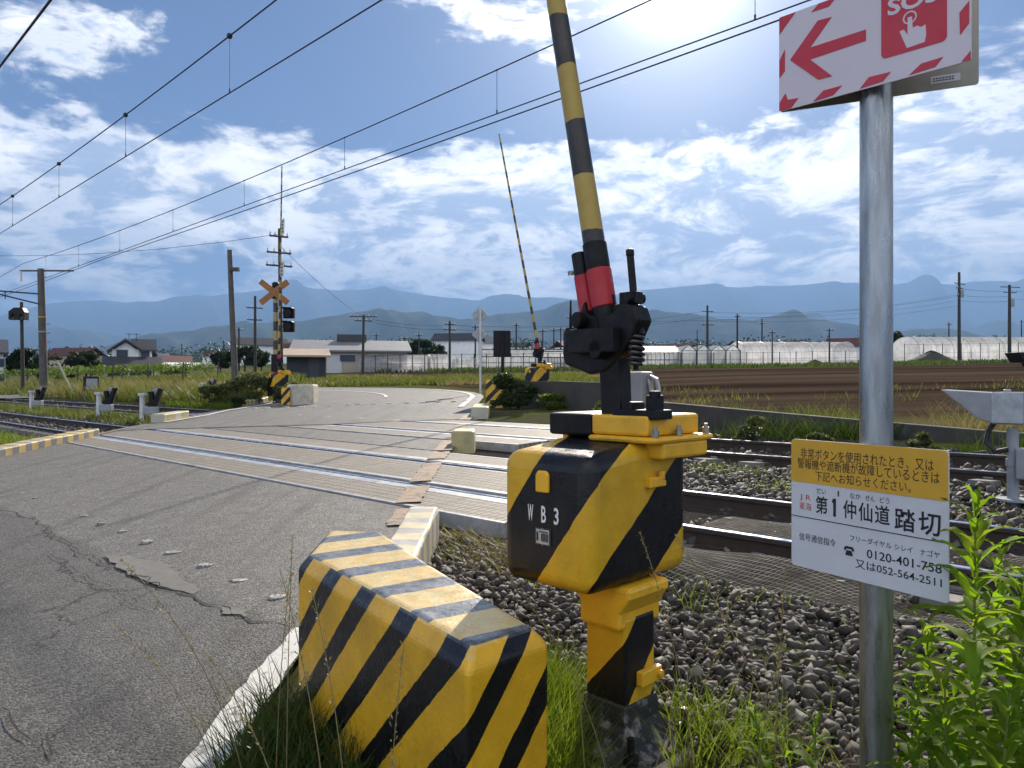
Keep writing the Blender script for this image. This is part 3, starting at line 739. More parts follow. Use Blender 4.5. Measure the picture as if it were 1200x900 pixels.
# ---- haze
def haze():
    mb = MB(); mb.box((0, 0, 0), (48000, 48000, 2102)); m = bpy.data.materials.new('haze'); m.use_nodes = True; nt = NT(m.node_tree); nt.n.clear()
    out = nt.node('ShaderNodeOutputMaterial'); v = nt.node('ShaderNodeVolumePrincipled'); v.inputs['Color'].default_value = (.21, .375, .69, 1)
    v.inputs['Density'].default_value = HAZE_D; v.inputs['Anisotropy'].default_value = .2; nt.l.new(v.outputs[0], out.inputs['Volume'])
    zb = -1000
    o = mb.build('haze', m); o.location = (0, 0, 1048); o.display_type = 'WIRE'
    tag(o, 'pale blue haze over the plain and mountains', 'haze', kind='stuff')
HAZE_D = 1.2e-4
haze()
# ================================================================== FOREGROUND OBJECTS
DARKM = plain('black_painted_iron', (.007, .007, .008), .5, .0, .4, 9, .15, 60, dirt=(.022, .019, .016), spec=.25)
YELM = plain('yellow_paint', YEL, .42, 0, .18, 6, .12, 70, dirt=(.34, .20, .04))
GALV = plain('galvanised_steel', (.40, .42, .43), .42, .7, .22, 10, .12, 90, dirt=(.24, .25, .25))
BOLTM = plain('bolt_steel', (.33, .31, .28), .45, .8, .25, 30, 0)
CREAM = plain('cream_concrete', (.50, .46, .36), .85, 0, .2, 5, .25, 60, dirt=(.26, .22, .15))
REDM = plain('red_paint', (.42, .012, .02), .45, 0, .15, 8, .05, 60)
RUBB = plain('black_rubber', (.02, .02, .021), .6, 0, .3, 12, .1, 60)
SPRM = plain('spring_steel', (.06, .06, .062), .35, .7, .2, 20, 0)
GREYP = plain('grey_paint', (.28, .295, .31), .5, .1, .15, 7, .06, 60, dirt=(.25, .25, .24))

# ---- barrier block beside the road
BL = [(-.852, 3.0), (-.895, 3.58), (-.585, 3.52), (-.30, 2.92), (.105, 2.12), (-.113, 1.91)]   # plan, world
def block_builder(poly, ztop, zbot, mat_, name, label, ch=.045, group=None):
    c = Vector((sum(p[0] for p in poly) / len(poly), sum(p[1] for p in poly) / len(poly), zbot))
    pl = [Vector((p[0] - c.x, p[1] - c.y)) for p in poly]; n = len(pl)
    area = sum(pl[i].x * pl[(i + 1) % n].y - pl[(i + 1) % n].x * pl[i].y for i in range(n))
    if area < 0: pl = pl[::-1]
    def inset(d):
        out = []
        for i in range(n):
            a, b, q = pl[i - 1], pl[i], pl[(i + 1) % n]; e1 = (b - a).normalized(); e2 = (q - b).normalized()
            n1 = Vector((-e1.y, e1.x)); n2 = Vector((-e2.y, e2.x)); k = d / max(.35, 1 + n1.dot(n2)); out.append(b + (n1 + n2) * k)
        return out
    H = ztop - zbot; rings = [[(p.x, p.y, -.12) for p in pl]]
    nz = 9
    for i in range(1, nz + 1): rings.append([(p.x, p.y, (H - ch) * i / nz) for p in pl])
    rings.append([(p.x, p.y, H) for p in inset(ch)])
    mb = MB(); V = [q for r in rings for q in r]
    fs = [(i * n + k, i * n + (k + 1) % n, (i + 1) * n + (k + 1) % n, (i + 1) * n + k) for i in range(len(rings) - 1) for k in range(n)]
    fs.append(tuple((len(rings) - 1) * n + k for k in range(n)))
    mb.add(V, fs); o = mb.build(name, mat_, bevel=.016, seg=3, loc=c)
    return tag(o, label, 'barrier block', group)
ab = Vector((.739, -1.09, 0)).normalized()
_bc = (sum(p[0] for p in BL) / 6, sum(p[1] for p in BL) / 6); BLK_OFF = ab.y * ((BL[0][1] - _bc[1]) + 1.475 * (BL[0][0] - _bc[0]))
# stripes fall towards the far end on the side faces, and run straight across the top
def blk_c(nt, co):
    x, y, z = nt.sep(co)
    nz = nt.sep(nt.node('ShaderNodeNewGeometry').outputs['True Normal'])[2]; top = nt.m('GREATER_THAN', nz, .86)
    side = nt.m('SUBTRACT', nt.m('MULTIPLY', x, (ab.x - ab.y * 1.475)), nt.m('MULTIPLY', z, 1.08))
    flat = nt.m('SUBTRACT', nt.vm('DOT_PRODUCT', co, (ab.x, ab.y, 0)), BLK_OFF + .675 * 1.08)
    return nt.m('ADD', nt.m('MULTIPLY', side, nt.m('SUBTRACT', 1, top)), nt.m('MULTIPLY', flat, top))
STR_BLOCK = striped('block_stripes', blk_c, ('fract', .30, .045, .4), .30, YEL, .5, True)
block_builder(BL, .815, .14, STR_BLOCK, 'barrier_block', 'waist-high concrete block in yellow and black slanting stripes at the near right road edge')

# ---- kerbs painted yellow / grey
KERBM = bandstripe('kerb_paint', (0, 1, 0), .36, .5, 0, .6, (.62, .46, .15), (.22, .21, .20), .75)
KERBF = bandstripe('kerb_paint_fine', (0, 1, 0), .30, .45, 0, .6, (.58, .50, .28), (.30, .29, .29), .8)
def kerb(label, x0, x1, y0, y1, h, mat_, zz=None, n=1):
    cx, cy = (x0 + x1) / 2, (y0 + y1) / 2; z0 = roadz(cx, cy) if zz is None else zz
    mb = MB(); L = y1 - y0; W = x1 - x0
    m = max(2, int(L / .25))
    for i in range(m):
        pass
    prof_ = [(-W / 2, -.12), (W / 2, -.12), (W / 2, h * .9), (W * .42, h), (-W * .43, h), (-W / 2, h * .88)]
    V = []; 
    for i in range(m + 1):
        y = -L / 2 + L * i / m; dz = roadz(cx, cy + y) - roadz(cx, cy)
        for a, b in prof_: V.append((a + random.uniform(-.006, .006), y, b + dz + random.uniform(-.006, .006)))
    k = len(prof_); fs = [(i * k + j, i * k + (j + 1) % k, (i + 1) * k + (j + 1) % k, (i + 1) * k + j) for i in range(m) for j in range(k)] + [tuple(range(k)), tuple(m * k + j for j in range(k))]
    mb.add(V, fs)
    return tag(mb.build('kerb_block', mat_, bevel=.01, loc=(cx, cy, z0)), label, 'kerb', 'painted kerb blocks along the crossing')
kerb('yellow and grey painted kerb block running from the striped barrier block to the deck', -.79, -.56, 3.55, 5.75, .24, KERBF)
kerb('low yellow and black kerb on the left road edge, before the tracks', -8.95, -8.62, 9.5, 15.7, .15, KERBM)
PALEK = bandstripe('pale_kerb_paint', (0, 1, 0), .9, .4, .1, .65, (.48, .41, .20), (.47, .44, .35), .8)
kerb('short cream yellow kerb block between the two tracks, right of the road', -.92, -.58, 11.4, 11.95, .23, PALEK)
kerb('cream yellow kerb block at the far right road corner, past the second track', -.95, -.55, 17.3, 18.8, .22, PALEK)
kerb('whitish kerb block between the two tracks on the left road edge', -8.95, -8.6, 18.6, 20.0, .22, PALEK)
kerb('low striped kerb at the far left road edge, below the far crossing signal', -9.3, -8.95, 25.4, 27.6, .2, KERBM)

# ---- crossing gate machine (local frame: origin at the ground, +x away from the arm tip side, +y away from the road)
def mach_c(nt, co):
    x, y, z = nt.sep(co); xx = nt.m('SUBTRACT', x, .1)
    h = nt.m('ADD', nt.m('MULTIPLY', xx, 1.75), nt.m('ADD', y, .30))
    return nt.m('ADD', nt.m('MULTIPLY', h, -.77), z)
# c measured with ground z=.22 removed
STR_MACH = striped('machine_stripes', mach_c, (-1, 2, [(-1, 1), (-.42, 0), (-.02, 1) , (.12, 0), (.16, 0), (.325, 1), (.62, 0), (.925, 1), (1.335, 0)]), .34, (.72, .41, .022), .12)
STR_STEM = striped('stem_stripes', lambda nt, co: nt.m('ADD', nt.m('MULTIPLY', nt.m('ADD', nt.sep(co)[0], nt.sep(co)[1]), -1.15), nt.sep(co)[2]), (-1, 2, [(-1, 1), (-.6, 0), (-.25, 1), (.0, 0), (.02, 0), (.07, 0), (.15, 0), (.16, 1), (.40, 0), (1.2, 0)]), .4, (.72, .41, .022), .25)
def rounded_box(mb, x0, x1, y0, y1, z0, zf, zb):
    """box whose top slopes from zf at y0 to zb at y1"""
    V = [(x0, y0, z0), (x1, y0, z0), (x1, y1, z0), (x0, y1, z0), (x0, y0, zf), (x1, y0, zf), (x1, y1, zb), (x0, y1, zb)]
    mb.add(V, [(3, 2, 1, 0), (4, 5, 6, 7), (0, 1, 5, 4), (1, 2, 6, 5), (2, 3, 7, 6), (3, 0, 4, 7)]); return mb
ARMT = R(11)
STR_ARM = bandstripe('arm_stripes', (0, 0, 1), .452, .5, .16, .4, (.42, .29, .05), (.022, .019, .017), .2)
def gate_machine(root, tip=1, full=True, armlen=6.2, lettering=True, arm_r=(.043, .018)):
    P = root
    # housing: x -.417+.1 .. .1 ; y -.3 .. .3 ; z .59 .. 1.06/1.14  (ground at 0)
    mb = MB(); rounded_box(mb, -.317, .1, -.30, .30, .592, 1.055, 1.125); body = mb.build('housing', STR_MACH, P, bevel=.055, seg=5, smooth=True)
    mb = MB(); mb.prism([(-.22, .0), (-.16, .0), (-.16, .06), (-.17, .075), (-.21, .075), (-.22, .06)], -.312, -.297, map3=lambda a, b, h: (a + .085, h, b + .925)); mb.build('keyhole_cover', YELM, body, bevel=.006)
    mb = MB(); mb.prism([(-.05, 0), (.05, 0), (.05, .02), (.02, .035), (-.05, .035)], .095, .125, map3=lambda a, b, h: (h, a + .06, b + .93)); mb.cyl((.118, .09, .955), (.118, .09, .985), .012); mb.build('latch', YELM, body, bevel=.004)
    # lid block at the back
    mb = MB(); mb.box((-.235, .16, 1.145), (.215, .34, .085)); mb.build('lid', DARKM, P, bevel=.012)
    mb = MB(); mb.box((.0, .16, 1.15), (.255, .34, .075)); mb.box((.02, .17, 1.10), (.30, .40, .022)); mb.box((.08, .19, 1.06), (.16, .30, .06)); lid2 = mb.build('lid', YELM, P, bevel=.012)
    for (a, b) in ((.15, -.0), (.15, .15), (.15, .34), (.05, .36), (-.08, .36)):
        mb = MB(); mb.cyl((a, b, 1.112), (a, b, 1.135), .014, n=6); mb.cyl((a, b, 1.125), (a, b, 1.15), .008, n=8); mb.build('bolt', BOLTM, lid2)
    mb = MB(); mb.box((-.325, .13, 1.10), (.03, .12, .12)); mb.build('hinge', YELM, P, bevel=.006)
    # neck and stem
    mb = MB(); mb.prism([(-.16, .595), (.125, .595), (.125, .56), (.085, .50), (.085, .44), (-.095, .44), (-.095, .52)], -.12, .13, map3=lambda a, b, h: (a, h, b)); mb.build('collar', YELM, P, bevel=.014)
    mb = MB(); mb.box((0, 0, .24), (.18, .18, .48), None, .99); mb.build('stem', STR_STEM, P, bevel=.012)
    mb = MB(); mb.box((.105, .03, .26), (.03, .12, .05)); mb.cyl((.118, .07, .26), (.135, .07, .26), .016, n=6); mb.build('stem_clamp', YELM, P, bevel=.004)
    mb = MB(); rings = [(.20, 0), (.20, .022), (.14, .05), (.105, .11), (.096, .18)]; V = []; fs = []
    for r_, z in rings:
        V += [(-r_, -r_, z), (r_, -r_, z), (r_, r_, z), (-r_, r_, z)]
    fs = [(i * 4 + k, i * 4 + (k + 1) % 4, (i + 1) * 4 + (k + 1) % 4, (i + 1) * 4 + k) for i in range(4) for k in range(4)] + [(3, 2, 1, 0), (16, 17, 18, 19)]
    mb.add(V, fs); bp = mb.build('base_flange', plain('chipped_base_paint', (.02, .02, .021), .6, 0, .4, 26, .3, 40, dirt=(.40, .39, .37)) if 'chipped_base_paint' not in MATS else MATS['chipped_base_paint'], P, bevel=.01)
    for (a, b) in ((-.165, -.165), (.165, -.165), (.165, .165), (-.165, .165)):
        mb = MB(); mb.cyl((a, b, .03), (a, b, .06), .026, n=6); mb.cyl((a, b, .05), (a, b, .12), .013, n=8); mb.build('anchor_bolt', DARKM, bp)
    # ---- mechanism above: mast, cradle, counterweight bracket, spring, levers
    mb = MB(); mb.prism([(-.095, 1.09), (-.004, 1.09), (-.02, 1.46), (-.115, 1.46)], -.038, .038, map3=lambda a, b, h: (a, h + .05, b)); mast = mb.build('mast', DARKM, P, bevel=.008)
    mb = MB(); mb.box((.06, .05, 1.19), (.19, .11, .035)); mb.box((.115, .05, 1.225), (.035, .07, .07)); mb.box((.02, .05, 1.215), (.05, .08, .04)); mb.cyl((.115, .05, 1.25), (.115, .05, 1.275), .022, n=10); mb.build('mast_bracket', DARKM, mast, bevel=.006)
    pl = [(-.30, 1.42), (-.285, 1.475), (-.21, 1.50), (-.165, 1.60), (-.15, 1.62), (-.13, 1.56), (.02, 1.56), (.10, 1.60), (.17, 1.58), (.195, 1.53), (.145, 1.46), (.05, 1.38), (-.01, 1.345), (-.12, 1.335), (-.22, 1.36), (-.285, 1.375)]
    mb = MB(); mb.prism(pl, -.045, .045, map3=lambda a, b, h: (a, h + .05, b)); cr = mb.build('arm_bracket', DARKM, P, bevel=.012, seg=2); cr.scale.x = .735; cr.location.x = -.066
    mb = MB(); mb.box((-.05, -.02, 1.46), (.28, .06, .09)); mb.box((-.08, .115, 1.44), (.34, .05, .10)); mb.cyl((-.15, -.045, 1.54), (-.15, .0, 1.54), .032, n=16); mb.cyl((-.02, -.05, 1.43), (-.02, .14, 1.43), .04, n=14); mb.build('pivot_plate', DARKM, cr, bevel=.006)
    mb = MB(); mb.lathe([(.028, 0), (.034, .03), (.034, .10), (.022, .12)], (-.29, .05, 1.40), 12); mb.cyl((-.29, .05, 1.5), (-.29, .05, 1.63), .007, .004, 6); mb.build('stop_buffer', DARKM, cr)
    pts = [(.135 + .034 * math.cos(w), .05 + .034 * math.sin(w), 1.49 - .02 * w / (2 * math.pi)) for w in np.linspace(0, 2 * math.pi * 6, 80)]
    mb = MB(); mb.tube(pts, .0075, 6); mb.build('spring', SPRM, cr, smooth=True)
    mb = MB(); mb.cyl((.135, .05, 1.35), (.135, .05, 1.52), .012, n=8); mb.build('spring_rod', DARKM, cr)
    # arm holder: two sleeves side by side, black, with a red band
    ax = Vector((-math.sin(ARMT), 0, math.cos(ARMT))); rx = Vector((math.cos(ARMT), 0, math.sin(ARMT))); p0 = Vector((-.095, .05, 1.50))
    def sl(nm, off, r, h0, h1, m_, nn=18, par=P):
        mb = MB(); mb.cyl(p0 + rx * off + ax * h0, p0 + rx * off + ax * h1, r, n=nn); return mb.build(nm, m_, par, bevel=.004, smooth=True)
    s1 = sl('arm_sleeve', .0, .047, -.10, .345, DARKM); sl('red_band', .0, .0495, .09, .24, REDM, par=s1)
    s2 = sl('arm_sleeve', -.078, .033, -.10, .33, DARKM); sl('red_band', -.078, .0355, .09, .24, REDM, par=s2)
    mb = MB(); mb.cyl(p0 + rx * -.09 + ax * .27, p0 + rx * -.135 + ax * .265, .006, n=6); mb.cyl(p0 + rx * -.135 + ax * .26, p0 + rx * -.135 + ax * .275, .012, n=6); mb.build('locking_pin', BOLTM, s2)
    # link levers to the right of the sleeves
    mb = MB(); mb.cyl(p0 + rx * .075 + ax * .0, p0 + rx * .075 + ax * .40, .008, n=6); mb.cyl(p0 + rx * .105 + ax * .0, p0 + rx * .105 + ax * .25, .010, n=6)
    mb.cyl(Vector((.105, .05, 1.66)), Vector((.07, .05, 1.90)), .017, n=10); mb.cyl(Vector((.07, .05, 1.90)), Vector((.067, .05, 1.925)), .019, n=10)
    mb.box((.075, .05, 1.745), (.10, .05, .045)); mb.box((.03, .05, 1.70), (.06, .06, .05)); mb.box((.095, .05, 1.645), (.10, .06, .04), Matrix.Rotation(-.35, 3, 'Y'))
    mb.box((.05, .05, 1.60), (.09, .06, .06)); mb.cyl((.10, .0, 1.745), (.10, .10, 1.745), .02, n=10); mb.cyl((.135, .05, 1.61), (.135, .05, 1.66), .014, n=8)
    lk = mb.build('link_lever', DARKM, cr, bevel=.004); lk.location = (.03, 0, -.13)
    if lettering:
        WL = plain('stencil_white', (.72, .72, .70), .6, 0, .15, 20, 0)
        for ch_, xx in (('W', -.165), ('B', -.103), ('3', -.045)):
            V, Fs, w, h = text_mesh(ch_, height=.058, width=.026 if ch_ == 'W' else .022, bold=.018)
            mb = MB(); mb.add([(xx + a - w / 2 - .0, -.3025, .82 + b) for a, b, c in V], Fs); mb.build('lettering', WL, body, fix=False)
        pm = plain('data_plate_metal', (.5, .5, .47), .4, .6, .2, 30, 0); pb = plain('data_plate_ink', (.03, .03, .03), .6, 0, .1, 9, 0)
        mb = MB(); mb.box((-.105, -.3025, .772), (.074, .004, .062)); pp = mb.build('data_plate', pb, body, bevel=.002)
        mb = MB()
        for (a, b, w, h) in ((-.105, .772, .060, .050),): mb.box((a, -.305, b), (w, .003, h))
        q = mb.build('plate_face', pm, pp)
        mb = MB()
        for i in range(5): mb.box((-.108 + .007 * i, -.307, .770), (.004, .002, .026 + .004 * (i % 2)))
        mb.box((-.1, -.307, .789), (.04, .002, .004)); mb.box((-.128, -.307, .772), (.008, .002, .03)); mb.build('plate_marks', pb, pp)
        for k, zz in ((0, .80), (1, .745)): mb = MB(); mb.cyl((-.105, -.304, zz), (-.105, -.308, zz), .003, n=8); mb.build('rivet', BOLTM, pp)
    # arm
    mb = MB(); q0 = p0 + ax * .325; mb.cyl(Vector((0, 0, 0)), Vector((0, 0, armlen)), arm_r[0], arm_r[1], 18)
    arm = mb.build('barrier_arm', STR_ARM, P, smooth=True); arm.location = q0; arm.rotation_euler = (0, -ARMT, 0)
    return root
RZ = math.atan2(-N.x, N.y)   # local +x = -U
ml = Vector((.395, 2.735, 0)); ml.z = gz(ml.x, ml.y) + .03
gm = thing('crossing_gate', 'yellow and black gate machine marked W B 3 with raised arm, large in front', 'crossing gate', ml, RZ, 'level crossing gates with raised arms')
gate_machine(gm)
# concrete foot under it
mb = MB(); mb.box((0, 0, -.06), (.46, .46, .2)); structure(mb.build('machine_footing', CREAM, bevel=.02, loc=(ml.x, ml.y, ml.z - .04), rz=RZ))
# grey junction box behind the machine's mast
jb = thing('junction_box', 'small grey cable box with two bent conduits just behind the near gate machine', 'junction box', (.56, 3.35, gz(.56, 3.35)), RZ)
mb = MB(); mb.box((0, 0, .62), (.06, .06, 1.24)); mb.build('post', GREYP, jb, bevel=.004)
mb = MB(); mb.box((-.02, 0, 1.27), (.15, .10, .15)); mb.build('box', GREYP, jb, bevel=.01)
for o_ in (.13, .17):
    mb = MB(); mb.tube([(o_ - .06, 0, .5), (o_ - .06, 0, 1.27), (o_ - .07, 0, 1.31), (o_ - .10, 0, 1.32), (.02, 0, 1.30)], .011, 8); mb.build('conduit', GALV, jb, smooth=True)

# ---- sign post with three boards
spx, spy = .485 * 1.665, 1.665
PGALV = plain('weathered_galvanised_pole', (.34, .35, .35), .33, .85, .4, 26, .2, 60, dirt=(.17, .17, .16), stretch=(1, 1, .16))
post = thing('sign_post', 'round galvanised steel post carrying the two sign boards at right', 'post', (spx, spy, gz(spx, spy)))
mb = MB(); mb.cyl((0, 0, -.1), (0, 0, 2.36 - gz(spx, spy)), .034, n=32); mb.build('pole', PGALV, post, smooth=True)
for z in (1.13, 1.30, 2.18, 2.32):
    mb = MB(); mb.cyl((0, 0, z - post.location.z - .012), (0, 0, z - post.location.z + .012), .0365, n=32); mb.build('clamp', BOLTM, post, smooth=True)
SIGNW = plain('sign_white', (.62, .62, .64), .45, 0, .06, 6, 0, dirt=None); SIGNY = plain('sign_yellow', (.66, .36, .025), .45, 0, .08, 6, 0)
INK = plain('sign_ink', (.014, .014, .016), .5, 0, .1, 9, 0); INKR = plain('sign_red_ink', (.55, .07, .03), .5, 0, .1, 9, 0)
RED = plain('sign_red', (.50, .02, .045), .42, 0, .08, 8, 0); SIGNP = plain('sign_pale', (.62, .55, .60), .45, 0, .05, 5, 0); BACKM = plain('sign_back', (.30, .28, .23), .45, .2, .12, 5, .03, 40)
def board_root(name, label, cat, p, dirv):
    rz = math.atan2(dirv.y, dirv.x); return thing(name, label, cat, p, rz)
def rrect(w, h, r, n=5, x0=0, y0=0):
    pts = []
    for cx, cy, a0 in ((w - r, r, -90), (w - r, h - r, 0), (r, h - r, 90), (r, r, 180)):
        for i in range(n + 1):
            a = R(a0 + 90 * i / n); pts.append((x0 + cx + r * math.cos(a), y0 + cy + r * math.sin(a)))
    return pts
# lower information board
Wb, Hb = .375, .301
br_ = board_root('information_sign', 'white and yellow notice board with Japanese lettering and phone numbers strapped to the post', 'sign', (.670, 1.80, 1.068), Vector((.188, -.325, 0)))
mb = MB(); mb.prism(rrect(Wb, Hb, .008), 0, .003, map3=lambda a, b, h: (a, h, b)); bd = mb.build('board', SIGNW, br_)
mb = MB(); mb.prism([(x, y) for x, y in rrect(Wb - .0006, Hb * .333, .008, x0=.0003, y0=Hb * .667 - .0003)], -.0012, .0002, map3=lambda a, b, h: (a, h, b)); mb.build('yellow_panel', SIGNY, br_)
def sign_text(body, u0, u1, vc, h, mat_, bold=.0, root=br_, dy=-.0018, name='lettering'):
    V, Fs, w, hh = text_mesh(body, height=h * Hb, width=(u1 - u0) * Wb, bold=bold)
    mb = MB(); mb.add([(u0 * Wb + a, dy, (1 - vc) * Hb - hh / 2 + b) for a, b, c in V], Fs); return mb.build(name, mat_, root, fix=False)
sign_text('非常ボタンを使用されたとき、又は', .073, .924, .105, .082, INK, 0)
sign_text('警報機や遮断機が故障しているときは', .05, .955, .185, .082, INK, 0)
sign_text('下記へお知らせください。', .182, .797, .27, .076, INK, 0)
for t_, a, b in (('だい', .19, .255), ('1', .337, .347), ('なか', .42, .49), ('せん', .52, .58), ('どう', .61, .67)): sign_text(t_, a, b, .385, .042, INK, .002, dy=-.0006)
for t_, a, b in (('第', .182, .268), ('仲', .375, .462), ('仙', .477, .565), ('道', .58, .672)): sign_text(t_, a, b, .49, .135, INK, .014 if t_ != '1' else 0, dy=-.0006)
mb = MB(); mb.prism([(.325 * Wb, .44 * Hb), (.325 * Wb, .575 * Hb), (.31 * Wb, .575 * Hb), (.30 * Wb, .555 * Hb), (.30 * Wb, .54 * Hb), (.309 * Wb, .545 * Hb), (.309 * Wb, .44 * Hb)], -.0016, -.0004, map3=lambda a, b, h: (a, h, b)); mb.build('lettering', INK, br_)
sign_text('踏', .70, .822, .50, .155, INK, .016, dy=-.0006); sign_text('切', .838, .96, .50, .155, INK, .016, dy=-.0006)
sign_text('J R', .065, .148, .455, .05, INKR, .006, dy=-.0006); sign_text('東海', .06, .151, .52, .06, INKR, 0, dy=-.0006)
mb = MB(); mb.box((Wb / 2, -.0008, (1 - .605) * Hb), (Wb * .995, .001, .0018)); mb.build('ruled_line', INK, br_)
sign_text('信号通信指令', .06, .325, .76, .058, INK, .003, dy=-.0006)
sign_text('フリーダイヤル シレイ   ナゴヤ', .42, .955, .695, .045, INK, .003, dy=-.0006)
sign_text('0120-401-758', .53, .965, .785, .062, INK, .008, dy=-.0006); sign_text('又は052-564-2511', .455, .965, .875, .064, INK, .006, dy=-.0006)
mb = MB()   # little telephone symbol
tx, tz = .415 * Wb, (1 - .795) * Hb
mb.prism([(-.009, -.010), (.009, -.010), (.006, .001), (-.006, .001)], -.0016, -.0004, map3=lambda a, b, h: (tx + a, h, tz + b))
mb.prism([(-.012, .001), (-.012, .006), (-.008, .010), (.008, .010), (.012, .006), (.012, .001), (.008, .001), (.007, .005), (-.007, .005), (-.008, .001)], -.0016, -.0004, map3=lambda a, b, h: (tx + a, h, tz + b)); mb.build('telephone_symbol', INK, br_)
# upper SOS boards, hinged at their left ends around the post
Ws, Hs, Ls = .396, .221, 1.761
sr = board_root('emergency_sign', 'white board with red arrow and SOS hand symbol facing the viewer, red hatched border', 'sign', (.3557 * Ls, Ls, 2.138), Vector((.1581, -.1597, 0)))
mb = MB(); mb.prism(rrect(Ws, Hs, .006), 0, .003, map3=lambda a, b, h: (a, h, b)); mb.build('board', SIGNP, sr)
def s2l(zx, zy):
    """a point of the sign's face, measured on the photograph, as metres on the board"""
    px, py = 900 + zx / 4.615, zy / 4.615; t = tpx(px); m_ = (t - .3557) / (.1581 + .1597 * t); Y = Ls * (1 - .1597 * m_)
    return m_ * Ws, (CZ + (450 - py) / F * Y - 2.138)
def onboard(name, poly, mat_, root=sr, d=.0012):
    pl = [(min(max(a, .001), Ws - .001), min(max(b, .001), Hs - .001)) for a, b in poly]
    mb = MB(); mb.prism(pl, -d, .0002, map3=lambda a, b, h: (a, h, b)); return mb.build(name, mat_, root)
onboard('arrow', [s2l(*p) for p in [(120, 325), (270, 112), (345, 92), (228, 258), (530, 160), (530, 220), (228, 322), (348, 412), (272, 432)]], RED)
h0, h1 = s2l(620, 320)[1], .215
xa, xb = s2l(613, 300)[0], s2l(968, 200)[0]
onboard('red_panel', rrect(xb - xa, Hs * .93 - h0, .01, x0=xa, y0=h0), RED)
# hatched border
def hat(poly): onboard('border_mark', [s2l(*p) for p in poly], RED)
hat([(50, 95), (150, 62), (62, 188), (50, 200)]); hat([(275, 0), (370, -25), (330, 35), (235, 66)]); hat([(60, 330), (92, 268), (92, 385), (60, 425)])
hat([(60, 560), (95, 505), (108, 540), (165, 530), (125, 588), (60, 606)]); hat([(300, 490), (402, 462), (352, 515), (245, 550)]); hat([(545, 418), (665, 388), (622, 440), (497, 480)])
hat([(828, 345), (948, 308), (905, 362), (762, 408)]); hat([(1035, 70), (1088, 5), (1088, 125), (1038, 190)]); hat([(1096, 275), (1097, 325), (1045, 335)])
for i in range(5):
    a = .03 + i * .075; mb = MB()
    mb.prism([(a, Hs - .022), (a + .035, Hs - .001), (a + .07, Hs - .001), (a + .035, Hs - .022)], -.0012, .0002, map3=lambda a_, b, h: (a_, h, b))
    if i > 1: mb.build('border_mark', RED, sr)
V, Fs, w, hh = text_mesh('SOS', height=.036, width=.098, bold=.03)
x_ = s2l(648, 60)[0]; z_ = s2l(700, 75)[1]
mb = MB(); mb.add([(x_ + a, -.0018, z_ + b) for a, b, c in V], Fs); mb.build('lettering', SIGNP, sr, fix=False)
onboard('hand_symbol', [s2l(*p) for p in [(752, 262), (712, 172), (735, 162), (756, 190), (756, 96), (780, 90), (783, 152), (808, 140), (830, 148), (852, 133), (856, 185), (848, 228)]], SIGNP, d=.0018)
cx_, cz_ = s2l(768, 96); ring = []
mb = MB(); nn = 24
for r_ in (.0135, .0105):
    for k in range(nn): ring.append((cx_ + r_ * math.cos(2 * math.pi * k / nn), -.002, cz_ + r_ * math.sin(2 * math.pi * k / nn)))
mb.add(ring, [(k, (k + 1) % nn, nn + (k + 1) % nn, nn + k) for k in range(nn)]); mb.build('press_ring', SIGNP, sr, fix=False)
sb_ = board_root('emergency_sign', 'plain beige back of the second board behind the SOS sign, white sticker', 'sign', (.3557 * Ls + .006, Ls + .008, 2.140), Vector((.206, -.095, 0)))
mb = MB(); mb.prism(rrect(.40, Hs, .006), 0, .003, map3=lambda a, b, h: (a, h, b)); mb.build('board', BACKM, sb_)
mb = MB(); mb.prism(rrect(.056, .016, .001), -.0008, .0002, map3=lambda a, b, h: (a + .31, h, b + .014)); st = mb.build('sticker', SIGNW, sb_)
mb = MB()
for k in range(7): mb.box((.316 + k * .006, -.0012, .0245), (.004, .0006, .0022)); mb.box((.316 + k * .006, -.0012, .0195), (.0045, .0006, .0018))
mb.build('sticker_print', INK, st)
mb = MB(); mb.box((.2, -.004, .018 + .18), (.36, .006, .012)); mb.build('stiffener', GALV, sb_)

# ---- trackside detector at right, between the tracks
p = SD(-.55, 7.55); px_ = 1187; Yq = 6.46; dx, dy = tpx(px_) * Yq, Yq
dt = thing('obstacle_detector', 'long grey hooded trackside detector on a thin post at the right edge', 'detector', (dx, dy, base(7.6) - .06), RZ)
mb = MB(); mb.cyl((0, 0, -.1), (0, 0, .62), .045, n=14); mb.cyl((0, 0, .30), (0, 0, .36), .055, n=14); mb.cyl((0, 0, .0), (0, 0, .02), .13, n=14); mb.build('post', GREYP, dt, smooth=True)
mb = MB(); mb.prism([(-.53, .955), (-.12, .93), (.03, .93), (.085, .90), (.10, .86), (.10, .66), (-.12, .66), (-.24, .70)], -.12, .12, map3=lambda a, b, h: (a, h, b)); hd = mb.build('hood', GREYP, dt, bevel=.01)
mb = MB(); mb.box((-.02, 0, .80), (.235, .25, .27)); mb.cyl((-.04, 0, .93), (-.04, 0, .96), .03, n=10); mb.build('case', GALV, dt, bevel=.03, seg=3)
mb = MB(); mb.tube([(-.11, -.05, .70), (-.17, -.05, .60), (-.19, -.05, .50), (-.12, -.05, .42), (-.03, -.03, .44)], .022, 8); mb.build('flexible_hose', RUBB, dt, smooth=True)
mb = MB(); mb.box((.10, -.05, .33), (.12, .12, .26)); mb.build('cable_box', GREYP, dt, bevel=.01)
